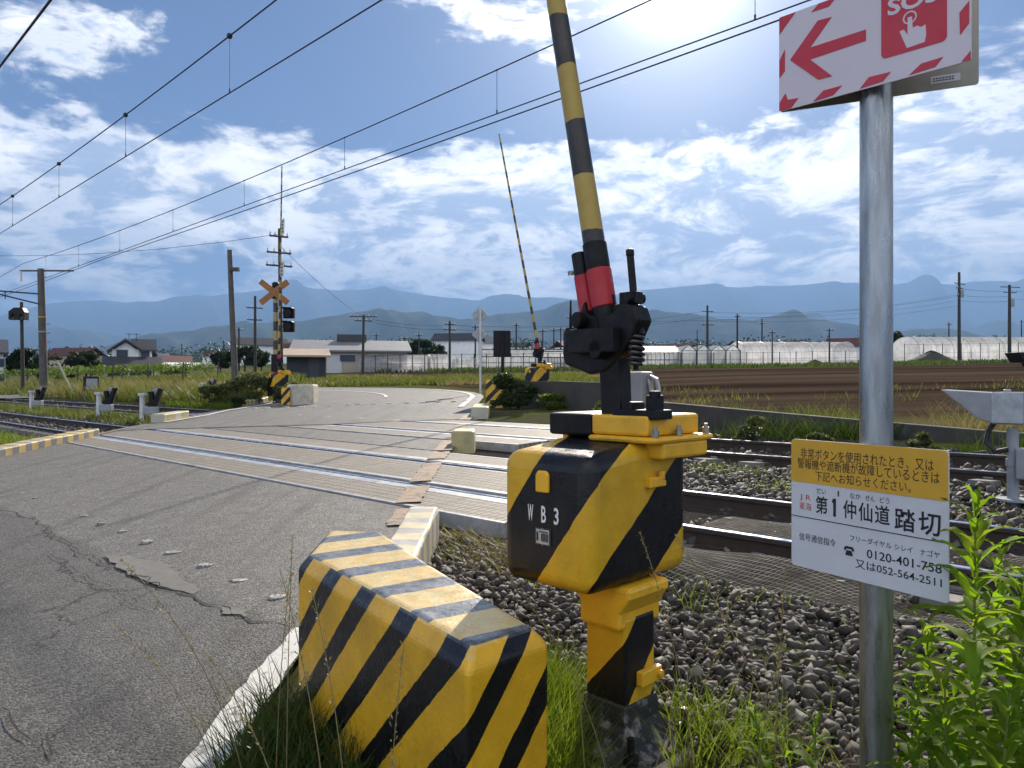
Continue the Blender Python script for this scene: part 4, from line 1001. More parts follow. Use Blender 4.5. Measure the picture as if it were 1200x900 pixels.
# ================================================================== MIDDLE AND FAR OBJECTS
CONC = plain('pole_concrete', (.10, .09, .08), .9, 0, .3, 3, .2, 30, dirt=(.05, .045, .04)); WOODP = plain('dark_pole', (.045, .04, .036), .85, 0, .3, 4, .2, 40)
DKST = plain('dark_steel', (.05, .05, .052), .6, .2, .25, 6, .05); WIREM = plain('wire_dark', (.02, .02, .022), .6, .2, .1, 5, 0)
INSUL = plain('insulator_white', (.55, .55, .53), .3, 0, .1, 8, 0)
# ---- far gates: copies of the near one, without its lettering
def far_gate(label, px, Y, rz, armlen=6.2):
    g = thing('crossing_gate', label, 'crossing gate', G(px, Y), rz, 'level crossing gates with raised arms')
    gate_machine(g, lettering=False, armlen=armlen, arm_r=(.04, .022)); return g
rg = far_gate('far gate machine with raised thin arm beside the dark bush, right of the road', 633, 20.5, RZ)
for o in rg.children:
    if o.name.startswith('barrier_arm'): o.rotation_euler = (0, -R(14), 0)
lg = far_gate('far gate machine with raised arm under the crossbuck signal, left of the road', 328, 26.6, RZ + math.pi * 0, 6.6)
for o in lg.children:
    if o.name.startswith('barrier_arm'): o.rotation_euler = (0, R(1.8), 0); tag_arm = o
# two white cloth flags hang from the raised left arm
for zz in (4.55, 6.05):
    mb = MB(); mb.box((.13, 0, zz - 1.6), (.22, .012, .55)); fl = mb.build('flag_plate', INSUL, tag_arm)
    mb = MB()
    for k in range(4): mb.box((.13, -.008, zz - 1.42 - k * .12), (.10, .006, .07))
    mb.build('plate_marks', plain('plate_dark_ink', (.12, .1, .06), .7, 0, .1, 5, 0) if 'plate_dark_ink' not in MATS else MATS['plate_dark_ink'], fl)
# ---- far barrier blocks
STR_B2 = bandstripe('far_block_stripes', (1.0, .15, -.95), .34, .45, 0, .5, YEL, BLK, .2)
x, y = tpx(361) * 25.4, 25.4
block_builder([(x - .62, y - .35), (x - .30, y - .45), (x + .26, y - .30), (x + .22, y + .5), (x - .5, y + .5)], gz(x, y) + .68, gz(x, y) - .05, CREAM, 'barrier_block', 'cream concrete barrier block with striped end at the far left road corner')
ob = bpy.data.objects['barrier_block.001']
mb = MB(); mb.box((-.44, -.40, .33), (.33, .02, .60), Matrix.Rotation(-.30, 3, 'Z')); mb.build('striped_face', STR_B2, ob)
x, y = -.62, 21.0
block_builder([(x - .1, y - .4), (x + .42, y - .55), (x + .5, y + .9), (x - .05, y + .9)], gz(x, y) + .76, gz(x, y) - .05, STR_B2, 'barrier_block', 'striped concrete barrier block beside the dark bush at the far right road corner')
# ---- retaining walls beyond the tracks
WALLM = plain('weathered_wall', (.055, .05, .044), .95, 0, .4, 1.5, .5, 14, dirt=(.10, .09, .07), world=True)
def wall(label, pts, th=.18):
    """pts: (x, y, ztop)"""
    mb = MB(); V = []
    for x, y, z in pts:
        nn = N * th
        zb = gz(x, y) - .5
        V += [(x, y, zb), (x, y, z), (x + nn.x, y + nn.y, z), (x + nn.x, y + nn.y, zb)]
    n = len(pts); fs = [(i * 4 + k, i * 4 + (k + 1) % 4, (i + 1) * 4 + (k + 1) % 4, (i + 1) * 4 + k) for i in range(n - 1) for k in range(4)] + [(0, 1, 2, 3), tuple(4 * (n - 1) + k for k in (3, 2, 1, 0))]
    mb.add(V, fs); return tag(mb.build('retaining_wall', WALLM, bevel=.015), label, 'wall')
def wp(px, d, py): Y = Yd(px, d); return (tpx(px) * Y, Y, CZ + (450 - py) / F * Y)
wall('higher dark concrete wall behind the far right gate machine', [wp(592, 14.6, 447.5), wp(650, 14.5, 446.5), wp(700, 14.4, 448), wp(745, 14.3, 450)])
wall('long low dark concrete wall tapering along the far track at right', [wp(738, 12.0, 468), wp(800, 11.9, 473.5), wp(870, 11.85, 480), wp(1000, 11.8, 491.5), wp(1150, 11.75, 504), wp(1320, 11.7, 517)])

# ---- crossing warning signal, left
CB = plain('crossbuck_orange', (.30, .12, .03), .6, 0, .25, 6, .1, 60)
sg = thing('crossing_signal', 'level crossing warning post with weathered orange crossbuck and two black lamp hoods', 'crossing signal', G(323, 27.4))
STR_POST = bandstripe('signal_post_stripes', (0, 0, 1), .68, .5, .1, .5, (.45, .34, .12), (.04, .036, .03), .2)
H0 = CZ + (450 - 334) / F * 27.4 - sg.location.z
mb = MB(); mb.cyl((0, 0, -.1), (0, 0, H0 - .5), .085, n=16); mb.build('pole', STR_POST, sg, smooth=True)
mb = MB(); mb.cyl((0, 0, H0 - .5), (0, 0, H0 + .05), .13, n=16); mb.ball((0, 0, H0 + .05), .13, 8, (1, 1, .5)); mb.build('bell_housing', DARKM, sg, smooth=True)
CH = CZ + (450 - 343) / F * 27.4 - sg.location.z
for a in (38, -38):
    mb = MB(); mb.box((0, -.15 - (.02 if a > 0 else 0), CH), (1.28, .018, .22), Matrix.Rotation(R(a), 3, 'Y')); mb.build('crossbuck_arm', CB, sg, bevel=.004)
mb = MB(); mb.cyl((0, -.13, CH), (0, 0, CH), .04, n=8); mb.build('crossbuck_bracket', DARKM, sg)
for py in (367, 383):
    z = CZ + (450 - py) / F * 27.4 - sg.location.z
    mb = MB(); mb.tube([(0, 0, z + .16), (.30, -.05, z + .2), (.42, -.1, z + .2), (.46, -.1, z)], .03, 6); br2 = mb.build('lamp_arm', DARKM, sg)
    mb = MB(); mb.box((.52, -.10, z - .02), (.40, .16, .36)); mb.prism([(-.2, .17), (.2, .17), (.17, .2), (-.17, .2)], -.34, 0, map3=lambda a, b, h: (.52 + a, -.1 + h, z - .02 + b)); mb.cyl((.52, -.19, z - .02), (.52, -.40, z - .02), .13, .15, 14); mb.build('lamp_hood', DARKM, br2, bevel=.01)
mb = MB(); mb.box((.03, -.14, 1.45), (.24, .2, .62)); mb.build('control_box', DARKM, sg, bevel=.01)
for zz, m_, nm in ((1.0, REDM, 'red_button_plate'), (.72, INSUL, 'white_plate')):
    mb = MB(); mb.box((.2 + (.12 if m_ is INSUL else -.1), -.2, zz + .1), (.3, .03, .36 if m_ is INSUL else .28)); mb.build(nm, m_, sg, bevel=.006)
mb = MB(); mb.box((-.05, -.1, .5), (.36, .3, .5)); mb.build('lower_box', DARKM, sg, bevel=.02)

# ---- utility poles
def polefn(name, label, px, Y, pytop, r=.15, lean=0, arms=(), mat_=WOODP, group='utility poles across the fields', trans=False):
    g = G(px, Y); h = CZ + (450 - pytop) / F * Y - g.z
    p = thing(name, label, 'pole', g, 0, group)
    mb = MB(); mb.cyl((0, 0, -.3), (lean, 0, h), r, r * .68, 12); mb.build('shaft', mat_, p, smooth=True)
    for (f, wid, yaw) in arms:
        m3 = Matrix.Rotation(R(yaw), 3, 'Z'); mb = MB(); mb.box((lean * f, -.12, h * f), (wid, .09, .09), m3); a_ = mb.build('crossarm', DKST, p)
        for k in (-.46, -.2, .2, .46):
            q = m3 @ Vector((wid * k, 0, 0)); mb = MB(); mb.lathe([(.03, 0), (.055, .05), (.03, .09), (.05, .13), (.02, .19)], (lean * f + q.x, -.12 + q.y, h * f + .045), 8); mb.build('insulator', INSUL, a_)
    if trans:
        mb = MB(); mb.cyl((.35, 0, h * .72), (.35, 0, h * .72 + 1.0), .28, n=12); mb.box((.15, 0, h * .72 + .2), (.4, .1, .1)); mb.build('transformer', GREYP, p, smooth=True)
    return p
polefn('concrete_pole', 'bare concrete pole leaning left, left of the crossing signal', 277, 28.6, 293, .13, -.26, (), CONC)
q_ = bpy.data.objects['concrete_pole']; mb = MB(); mb.box((-.02, -.12, 5.1), (.34, .14, .14)); mb.build('bracket', DKST, q_)
polefn('utility_pole', 'utility pole with two insulated crossarms right behind the crossing signal', 330, 41, 268, .12, -.12, ((.95, 1.0, 30), (.85, 1.3, 30), (.77, 1.4, 30)))
polefn('utility_pole', 'slim utility pole in front of the trees, left of the crossing signal', 299, 62, 347, .14, 0, ((.86, 1.3, 30), (.72, 1.2, 30)))
polefn('utility_pole', 'utility pole at the right end of the long grey roofed workshop', 425, 72, 369, .15, .1, ((.97, 2.6, 12), (.9, 1.6, 12)))
polefn('utility_pole', 'utility pole in front of the white tunnel greenhouse, left of the diamond signs', 527, 80, 376, .15, 0, ((.93, 1.4, 40), (.82, 1.6, 40)))
polefn('utility_pole', 'utility pole by the glasshouse gables, left of the sign post', 829, 96, 358, .18, 0, ((.9, 1.6, 20), (.68, 1.9, 20)))
polefn('utility_pole', 'plain pole just right of the glasshouse gables', 864, 98, 368, .15, 0, ((.95, .9, 30),))
polefn('utility_pole', 'plain pole behind the long white tunnel greenhouse, left half', 893, 120, 374, .15, 0, ((.9, 1.0, 0),))
polefn('utility_pole', 'tall utility pole beside the soil heap, in front of the right tunnel greenhouse', 1124, 104, 319, .24, 0, ((.87, 3.0, 35), (.82, 2.0, 35), (.74, 1.6, 35)), trans=True)
polefn('utility_pole', 'tall utility pole at the right edge of the photo above the dark trailer', 1183, 100, 334, .24, 0, ((.97, 3.2, 15), (.9, 2.2, 15)), trans=True)
for px, Y, top, r in ((156, 190, 402, .12), (213, 180, 402, .16), (262, 150, 399, .15), (271, 170, 396, .15), (280, 90, 384, .15), (441, 110, 391, .12), (474, 105, 395, .12), (491, 100, 391, .12), (557, 95, 381, .13), (605, 110, 379, .15), (636, 100, 386, .12), (649, 105, 385, .12), (657, 98, 384, .12), (668, 90, 369, .15), (905, 90, 388, .1), (972, 95, 385, .12), (1112, 130, 378, .15), (1197, 160, 375, .15)):
    polefn('utility_pole', 'thin distant utility pole among the greenhouses and houses', px, Y, top, r, 0, ((.95, 1.0, random.uniform(-40, 40)),), group='thin distant poles')

# ---- catenary masts with cantilevers
def mast(label, px, Y, pytop, side, group='overhead line masts'):
    g = G(px, Y); h = CZ + (450 - pytop) / F * Y - g.z; p = thing('catenary_mast', label, 'mast', g, 0, group)
    mb = MB(); mb.cyl((0, 0, -.4), (-.22, 0, h), .25, .19, 16); mb.build('shaft', CONC, p, smooth=True)
    ux, uy = -N.x, -N.y     # towards the tracks
    return p, h, Vector((ux, uy, 0))
cm_, hm, tw = mast('dark concrete catenary mast with top crossarm and cantilever, far left', 52, 46, 315, 1)
mb = MB(); a_ = Vector((-.2, 0, hm - .12)); mb.box(a_ + Vector((.35, 0, 0)), (3.3, .09, .09)); mb.build('crossarm', DKST, cm_)
mb = MB(); mb.cyl(a_ + Vector((-1.22, 0, .0)), a_ + Vector((-1.22, 0, -.65)), .06, n=8); mb.build('drop_insulator', INSUL, cm_)
for dz, L_ in ((-1.55, 7.4), (-2.2, 3.6)):
    p0_ = Vector((-.15, 0, hm + dz)); mb = MB(); mb.cyl(p0_, p0_ + tw * L_ + Vector((0, 0, .0 if dz > -2 else .75)), .045, n=8); mb.build('cantilever_arm', DKST, cm_)
mb = MB(); mb.cyl(Vector((-.15, 0, hm - 1.55)) + tw * 1.9, Vector((-.15, 0, hm - 2.0)) + tw * 1.9, .03, n=8); mb.build('steady_strut', DKST, cm_)
for k in range(6): mb = MB(); mb.cyl((.18 - .01 * k, 0, 1.7 + k * .55), (.42 - .01 * k, 0, 1.7 + k * .55), .02, n=6); mb.build('step_bolt', DKST, cm_)
for z, m_ in ((hm - 3.0, (.45, .3, .08)), (hm - 3.9, (.3, .3, .29))):
    mb = MB(); mb.cyl((-.22 * z / hm, 0, z), (-.22 * z / hm, 0, z + .08), .245, n=16); mb.build('band', plain('mast_band', m_, .6, 0, .2, 5, 0), cm_)
# slim signal post with black box on its head, left of the mast
sp_ = thing('signal_post', 'slim dark post with a black open box near its top, left of the catenary mast', 'signal post', G(27, 50))
mb = MB(); mb.cyl((0, 0, -.2), (-.1, 0, CZ + (450 - 354) / F * 50 - sp_.location.z), .13, .10, 12); mb.build('shaft', WOODP, sp_, smooth=True)
zb = CZ + (450 - 370) / F * 50 - sp_.location.z; mb = MB(); mb.prism([(-.55, -.3), (-.55, .25), (-.2, .5), (.35, .5), (.5, .2), (.5, -.3), (.38, -.3), (.38, 0), (.2, .1), (.2, -.3), (-.2, -.3), (-.2, .1), (-.38, 0), (-.38, -.3)], -.25, .25, map3=lambda a, b, h: (a - .1, h - .25, zb + b)); mb.build('speaker_box', DARKM, sp_, bevel=.02)

# ---- overhead wires: straight along the track
def wire(name, label, d, z, s0, s1, r, sag=0, span=46, s_ref=44, group=None):
    n = int((s1 - s0) / 2); pts = []
    for i in range(n + 1):
        s = s0 + (s1 - s0) * i / n; f = ((s - s_ref) / span) % 1; pts.append(SD(s, d, z - sag * 4 * f * (1 - f)))
    mb = MB(); mb.tube(pts, r, 5); return tag(mb.build(name, WIREM), label, 'wire', group)
def wz(d, z, sag, s, span=46, s_ref=44):
    f = ((s - s_ref) / span) % 1; return z - sag * 4 * f * (1 - f)
cw = wire('contact_wire', 'lower wire of the left pair over the nearer track', 5.6, 6.37, -60, 300, .011)
mw = wire('messenger_wire', 'upper wire of the left pair over the nearer track with round clamps', 5.6, 7.75, -60, 300, .013, .5)
cw2 = wire('contact_wire', 'lower wire of the middle pair over the farther track', 9.5, 6.41, -60, 300, .011)
mw2 = wire('messenger_wire', 'upper wire of the middle pair over the farther track', 9.5, 7.55, -60, 300, .012, .45)
wire('feeder_wire', 'thickest single wire reaching the top of the catenary mast', 13.4, 8.32, -60, 300, .017, .10)
wire('feeder_wire', 'thick black cable crossing the top left corner of the photo', 3.3, 7.75, -40, 60, .022, .2)
for (d, zc, zm, sag, par, ss) in ((5.6, 6.37, 7.75, .5, mw, (2.2, 7.2, 12.2, 17.2, 22.2, 27.2)), (9.5, 6.41, 7.55, .45, mw2, (4.8, 9.8, 14.8, 19.8, 24.8, 29.8, 34.8, 39.8))):
    for s in ss:
        p0_ = SD(s, d, zc); p1_ = SD(s, d, wz(d, zm, sag, s)); mb = MB(); mb.cyl(p0_, p1_, .005, n=5); mb.ball(p1_, .05 if d < 6 else .02, 8); mb.cyl(p0_, p0_ + Vector((0, 0, .07)), .014, n=6); mb.build('dropper', WIREM, par)
# distribution lines between poles: sagging
def span_wire(label, pts_list, r=.02, group='distribution lines between the poles'):
    P = []
    for (a, b, sag) in pts_list:
        for i in range(13):
            f = i / 12; q = a.lerp(b, f); q.z -= sag * 4 * f * (1 - f); P.append(q)
    mb = MB(); mb.tube(P, r, 4); return tag(mb.build('power_line', WIREM), label, 'wire', group)
for k, (pa, Ya, ya, pb, Yb, yb) in enumerate([(829, 96, 366, 1124, 104, 347), (829, 96, 371, 1124, 104, 352), (829, 96, 376, 1124, 104, 358), (1124, 104, 338, 1183, 100, 341), (1124, 104, 346, 1183, 100, 347), (1124, 104, 352, 1183, 100, 353), (1183, 100, 341, 1400, 95, 330), (1183, 100, 350, 1400, 95, 342), (527, 80, 381, 829, 96, 364), (527, 80, 386, 829, 96, 371), (425, 72, 372, 527, 80, 381), (425, 72, 375, 527, 80, 386), (668, 90, 375, 1124, 104, 345), (330, 41, 274, -300, 60, 260), (330, 41, 290, 425, 72, 371)]):
    span_wire('thin sagging wires strung between the distant utility poles', [(PX(pa, ya, Ya), PX(pb, yb, Yb), abs(pa - pb) / 300 * .9)], .018 if k < 13 else .014)

# ---- small trackside devices at left
def device(label, px, d, back, open_flap):
    Y = Yd(px, d); x = tpx(px) * Y; p = thing('track_detector', label, 'detector', (x, Y, gz(x, Y)), 0, 'small trackside detectors left of the crossing')
    mb = MB(); mb.cyl((-.17, 0, -.1), (-.17, 0, .78), .07, n=12); mb.cyl((-.17, 0, .76), (-.17, 0, .83), .115, n=12); mb.build('white_post', INSUL, p, smooth=True)
    mb = MB(); mb.box((.08, 0, .36), (.34, .2, .2)); mb.build('cabinet', GREYP, p, bevel=.015)
    mb = MB(); mb.prism([(.02, .45), (.22, .45), (.40, .95), (.30, .97), (.17, .62), (.12, .88), (.03, .86), (.06, .6), (-.02, .55)], -.07, .07, map3=lambda a, b, h: (a, h - .02, b)); mb.build('tilting_head', DARKM, p, bevel=.008)
    mb = MB(); mb.box((.17, .09, .76), (.26, .02, .40), Matrix.Rotation(.3, 3, 'Y')); mb.build('shield', GREYP, p)
    for k in (-.1, .14): mb = MB(); mb.cyl((k, 0, -.15), (k, 0, .22), .022, n=6); mb.build('leg', DKST, p)
    return p
device('small detector with white capped post by the rails, leftmost of four', 42, 7.5, 0, 1)
device('small detector with white capped post, second from the left', 122, 7.5, 0, 1)
device('larger looking detector with tilted black head, nearest to the deck', 174, 7.55, 0, 1)
device('pale detector in the grass beyond the far track, left of the leaning pole', 243, 12.6, 0, 1)
Y = 39; bx_ = thing('relay_board', 'square grey panel in a dark frame on a post beyond the tracks at left', 'sign', G(108, Y))
zb = CZ + (450 - 450) / F * Y - bx_.location.z
mb = MB(); mb.box((-.05, 0, zb), (.78, .12, .78)); f_ = mb.build('frame', DARKM, bx_, bevel=.01); mb = MB(); mb.box((.03, -.07, zb), (.58, .03, .56)); mb.build('panel', GREYP, bx_)
mb = MB(); mb.box((0, 0, zb / 2 - .3), (.12, .12, zb)); mb.build('post', DKST, bx_)
mb = MB(); mb.cyl(G(67, 42, 2.1), G(85, 41, .3), .06, n=8); tag(mb.build('leaning_pole', plain('bamboo', (.28, .25, .18), .8)), 'bare pale stick leaning in the tall grass near the catenary mast', 'stick')

# ---- diamond signs seen from behind, and the black panel
ALU = plain('sign_aluminium_back', (.34, .35, .35), .45, .5, .15, 4, .03)
Yq = 30; ds = thing('warning_sign', 'two diamond road signs seen from behind on one white pole', 'sign', G(563, Yq))
zt = [CZ + (450 - p) / F * Yq - ds.location.z for p in (358, 369, 392)]
mb = MB(); mb.cyl((0, 0, -.2), (0, 0, zt[0]), .045, n=12); mb.build('pole', INSUL, ds, smooth=True)
for i, k in ((1, .47), (2, .44)):
    mb = MB(); mb.prism([(-k * .72 + .0, 0), (0, -k * .72), (k * .72, 0), (0, k * .72)], .05, .07, map3=lambda a, b, h: (a - .1 + .06, h, zt[i] + b)); pl_ = mb.build('diamond_plate', ALU, ds, bevel=.01)
    for q in (-.12, .12): mb = MB(); mb.box((-.03, .035, zt[i] + q), (.4, .02, .04)); mb.build('bracket', ALU, pl_)
Yq = 22.5; bp_ = thing('dark_panel_sign', 'plain dark rectangular panel on a black pole, seen from behind, right of the diamond signs', 'sign', G(589, Yq))
zt = [CZ + (450 - p) / F * Yq - bp_.location.z for p in (387, 418)]
mb = MB(); mb.cyl((0, 0, -.2), (0, 0, zt[0] - .05), .05, n=12); mb.build('pole', DARKM, bp_, smooth=True)
mb = MB(); mb.box((-.02, .07, (zt[0] + zt[1]) / 2), (.52, .04, zt[0] - zt[1])); mb.build('panel', DARKM, bp_, bevel=.02)

# ---- buildings
ROOFG = plain('grey_roof', (.20, .20, .205), .6, .1, .15, .6, .1, 3); WALLB = plain('beige_wall', (.40, .34, .26), .85, 0, .12, .8, .1, 5, dirt=(.24, .2, .16)); WALLW = plain('white_wall', (.80, .80, .77), .8, 0, .1, .8, .05, 5)
ROOFD = plain('dark_tile_roof', (.045, .045, .05), .6, 0, .25, 1.2, .3, 9); GLASSD = plain('dark_window', (.03, .035, .04), .12, 0, .1, 2, 0); TAN = plain('tan_awning', (.36, .26, .18), .7, 0, .15, 1, .2, 6); DKW = plain('dark_shed_wall', (.04, .042, .045), .8, 0, .2, 1, .2, 6)
RUST = plain('rusty_roof', (.10, .035, .03), .75, 0, .3, .9, .2, 6); WINF = plain('window_frame', (.5, .5, .5), .5, 0, .05, 3, 0)
def face(o, px):
    th = math.atan(-tpx(px)); o.rotation_euler.z = th; o.scale.x = math.cos(th)
def gable_roof(mb, x0, x1, y0, y1, zb, zr_, ov=.4, axis='x', th=.18):
    if axis == 'x':   # ridge along x
        ym = (y0 + y1) / 2; pts = [(y0 - ov, zb - ov * .3), (ym, zr_), (y1 + ov, zb - ov * .3), (y1 + ov, zb - ov * .3 + th), (ym, zr_ + th * 1.3), (y0 - ov, zb - ov * .3 + th)]
        mb.prism(pts, x0 - ov, x1 + ov, map3=lambda a, b, h: (h, a, b))
    else:
        xm = (x0 + x1) / 2; pts = [(x0 - ov, zb - ov * .3), (xm, zr_), (x1 + ov, zb - ov * .3), (x1 + ov, zb - ov * .3 + th), (xm, zr_ + th * 1.3), (x0 - ov, zb - ov * .3 + th)]
        mb.prism(pts, y0 - ov, y1 + ov, map3=lambda a, b, h: (a, h, b))
def window(par, x, y, z, w, h):
    mb = MB(); mb.box((x, y, z), (w, .08, h)); f = mb.build('window', WINF, par); mb = MB(); mb.box((x, y - .03, z), (w - .14, .06, h - .14)); mb.build('pane', GLASSD, f); return f
# long workshop
Y = 82; b1 = thing('workshop_building', 'long low beige workshop with pale grey roof behind the dark shed', 'building', G(415, Y)); face(b1, 415)
W_ = lambda px, Y_, b: (px - 600) / F * Y_ - b.location.x
Z_ = lambda py, Y_, b: CZ + (450 - py) / F * Y_ - b.location.z
x0, x1 = W_(345, Y, b1), W_(478, Y, b1); zt = Z_(411, Y, b1)
mb = MB(); mb.box(((x0 + x1) / 2, 6, zt / 2 - .3), (x1 - x0, 12, zt + .6)); mb.build('wall', WALLB, b1)
mb = MB(); gable_roof(mb, x0, x1, 0, 12, zt, Z_(402, Y, b1) + .4, .5, 'x'); rf = mb.build('roof', ROOFG, b1)
mb = MB(); mb.box((W_(412, Y, b1), 5.5, zt + 1.6), (3.4, 1.6, 1.0)); mb.build('roof_unit', DKST, rf, bevel=.05)
for px in (403, 412, 440): window(b1, W_(px, Y, b1), -.02, Z_(420, Y, b1), 1.0, .9)
mb = MB(); mb.box((W_(392, Y, b1), -.03, .9), (1.6, .1, 2.0)); mb.build('door', WINF, b1)
# dark shed with tan awning
Y = 62; b2 = thing('dark_shed', 'small dark shed with a tan sloping roof in front of the workshop', 'shed', G(360, Y)); face(b2, 360)
x0, x1 = W_(336, Y, b2), W_(382, Y, b2); zt = Z_(418, Y, b2)
mb = MB(); mb.box(((x0 + x1) / 2, 2.5, zt / 2 - .2), (x1 - x0, 5, zt + .4)); mb.build('wall', DKW, b2)
mb = MB(); mb.prism([(-.8, zt - .05), (5.3, zt + .75), (5.3, zt + .9), (-.8, zt + .1)], x0 - .4, x1 + .4, map3=lambda a, b, h: (h, a, b)); mb.build('roof', TAN, b2)
mb = MB(); mb.box((x1 - 1.0, -.04, 1.0), (.9, .08, 1.9)); mb.build('door', ROOFD, b2)
# house at left
Y = 78; b3 = thing('white_house', 'two storey white house with dark tiled roofs beyond the left field', 'house', G(155, Y)); face(b3, 155)
z1 = Z_(428, Y, b3); z2 = Z_(411, Y, b3); z3 = Z_(402.5, Y, b3)
mb = MB(); mb.box((0, 4, z1 / 2 - .5), (W_(188, Y, b3) - W_(122, Y, b3), 8, z1 + 1)); mb.box((W_(147, Y, b3), 4, (z1 + z2) / 2), (W_(163, Y, b3) - W_(131, Y, b3), 5, z2 - z1 + .4)); mb.box((W_(168, Y, b3), 4.6, (z1 + z2) / 2 + .1), (W_(180, Y, b3) - W_(158, Y, b3), 4, z2 - z1)); 
mb.prism([(W_(131, Y, b3), z2), (W_(163, Y, b3), z2), (W_(147, Y, b3), z3 + .25)], 1.6, 6.4, map3=lambda a, b, h: (a, h, b)); mb.build('wall', WALLW, b3)
mb = MB(); gable_roof(mb, W_(130, Y, b3), W_(164, Y, b3), 1.5, 6.5, z2, z3 + .35, .45, 'y'); mb.build('roof', ROOFD, b3)
mb = MB(); gable_roof(mb, W_(158, Y, b3), W_(180, Y, b3), 2.6, 6.6, z2 + .2, z3 + .5, .45, 'x'); mb.build('roof', ROOFD, b3)
mb = MB(); mb.prism([(-1.1, z1 - .25), (1.5, z1 + .75), (1.5, z1 + .95), (-1.1, z1 - .05)], W_(120, Y, b3), W_(190, Y, b3), map3=lambda a, b, h: (h, a, b)); mb.build('roof', ROOFD, b3)
window(b3, W_(143, Y, b3), 1.48, (z1 + z2) / 2 + .5, 1.3, .9); window(b3, W_(171, Y, b3), 2.58, (z1 + z2) / 2 + .5, 1.0, .8); window(b3, W_(138, Y, b3), -.02, z1 / 2, 2.2, 1.2); window(b3, W_(165, Y, b3), -.02, z1 / 2, 2.4, 1.2)
for px in (151, 160): mb = MB(); mb.cyl((W_(px, Y, b3), 4, z3), (W_(px, Y, b3), 4, z3 + 1.3), .04, n=6); mb.box((W_(px, Y, b3), 4, z3 + 1.2), (.8, .05, .05)); mb.build('aerial', DKST, b3)
Y = 84; b4 = thing('barn', 'low barn with dark rusty roof and a long white lean-to, right of the white house', 'barn', G(212, Y)); face(b4, 212)
zt = Z_(428, Y, b4); x0, x1 = W_(187, Y, b4), W_(222, Y, b4)
mb = MB(); mb.box(((x0 + x1) / 2, 4, zt / 2 - .4), (x1 - x0, 8, zt + .8)); mb.build('wall', WALLB, b4)
mb = MB(); gable_roof(mb, x0, x1, 0, 8, zt, Z_(418, Y, b4), .4, 'x'); mb.build('roof', RUST, b4)
mb = MB(); mb.prism([(-3.5, zt - .4), (0, zt + .1), (0, zt + .3), (-3.5, zt - .2)], x0, W_(242, Y, b4), map3=lambda a, b, h: (h, a, b)); mb.build('lean_to_roof', WALLW, b4)
for px in (190, 205, 222, 240): mb = MB(); mb.box((W_(px, Y, b4), -3.2, zt / 2 - .4), (.12, .12, zt)); mb.build('post', DKST, b4)
Y = 70; b5 = thing('white_house', 'white house with dark roof cut by the left edge of the photo', 'house', G(-12, Y)); face(b5, 0)
zt = Z_(413, Y, b5); x0, x1 = W_(-60, Y, b5), W_(4, Y, b5); mb = MB(); mb.box(((x0 + x1) / 2, 4, zt / 2 - .5), (x1 - x0, 8, zt + 1)); mb.build('wall', WALLW, b5)
mb = MB(); gable_roof(mb, x0, x1, 0, 8, zt, zt + 1.2, .5, 'x'); mb.build('roof', ROOFD, b5); window(b5, W_(0, Y, b5), -.02, zt * .72, 1.0, .9); window(b5, W_(0, Y, b5), -.02, zt * .3, 1.0, .9)

# ---- greenhouses
def mat_film(name, col, per, axis='x'):
    m, nt, b, out = newmat(name); co = objco(nt); x, y, z = nt.sep(co); a = {'x': x, 'y': y}[axis]
    k = nt.mr(nt.m('ABSOLUTE', nt.m('SUBTRACT', nt.m('FRACT', nt.m('DIVIDE', a, per)), .5)), .44, .49)
    n = nt.noise(co, .7, 5, .6); c = nt.mix(nt.mr(n, .35, .7), col, tuple(q * .6 for q in col)); c = nt.mix(nt.m('MULTIPLY', k, .5), c, (.2, .2, .2))
    hz_ = nt.mr(nt.noise(nt.vm('MULTIPLY', co, (.25, .25, 1)), 1.2, 4), .5, .7, 0, .5); low = nt.m('MULTIPLY', nt.mr(z, .3, 1.1, 1, 0), hz_); c = nt.mix(low, c, (.16, .17, .13))
    nt.l.new(c, b.inputs['Base Color']); b.inputs['Roughness'].default_value = .35
    tr = nt.node('ShaderNodeBsdfTranslucent'); nt.l.new(c, tr.inputs['Color']); mx = nt.node('ShaderNodeMixShader'); mx.inputs[0].default_value = .75
    nt.l.new(b.outputs[0], mx.inputs[1]); nt.l.new(tr.outputs[0], mx.inputs[2]); tp = nt.node('ShaderNodeBsdfTransparent'); m2 = nt.node('ShaderNodeMixShader'); m2.inputs[0].default_value = .38; nt.l.new(mx.outputs[0], m2.inputs[1]); nt.l.new(tp.outputs[0], m2.inputs[2]); nt.l.new(m2.outputs[0], out.inputs[0]); return m
FILM = mat_film('greenhouse_film', (.90, .91, .91), 1.1); GLZ = mat_film('greenhouse_glazing', (.70, .74, .75), .9)
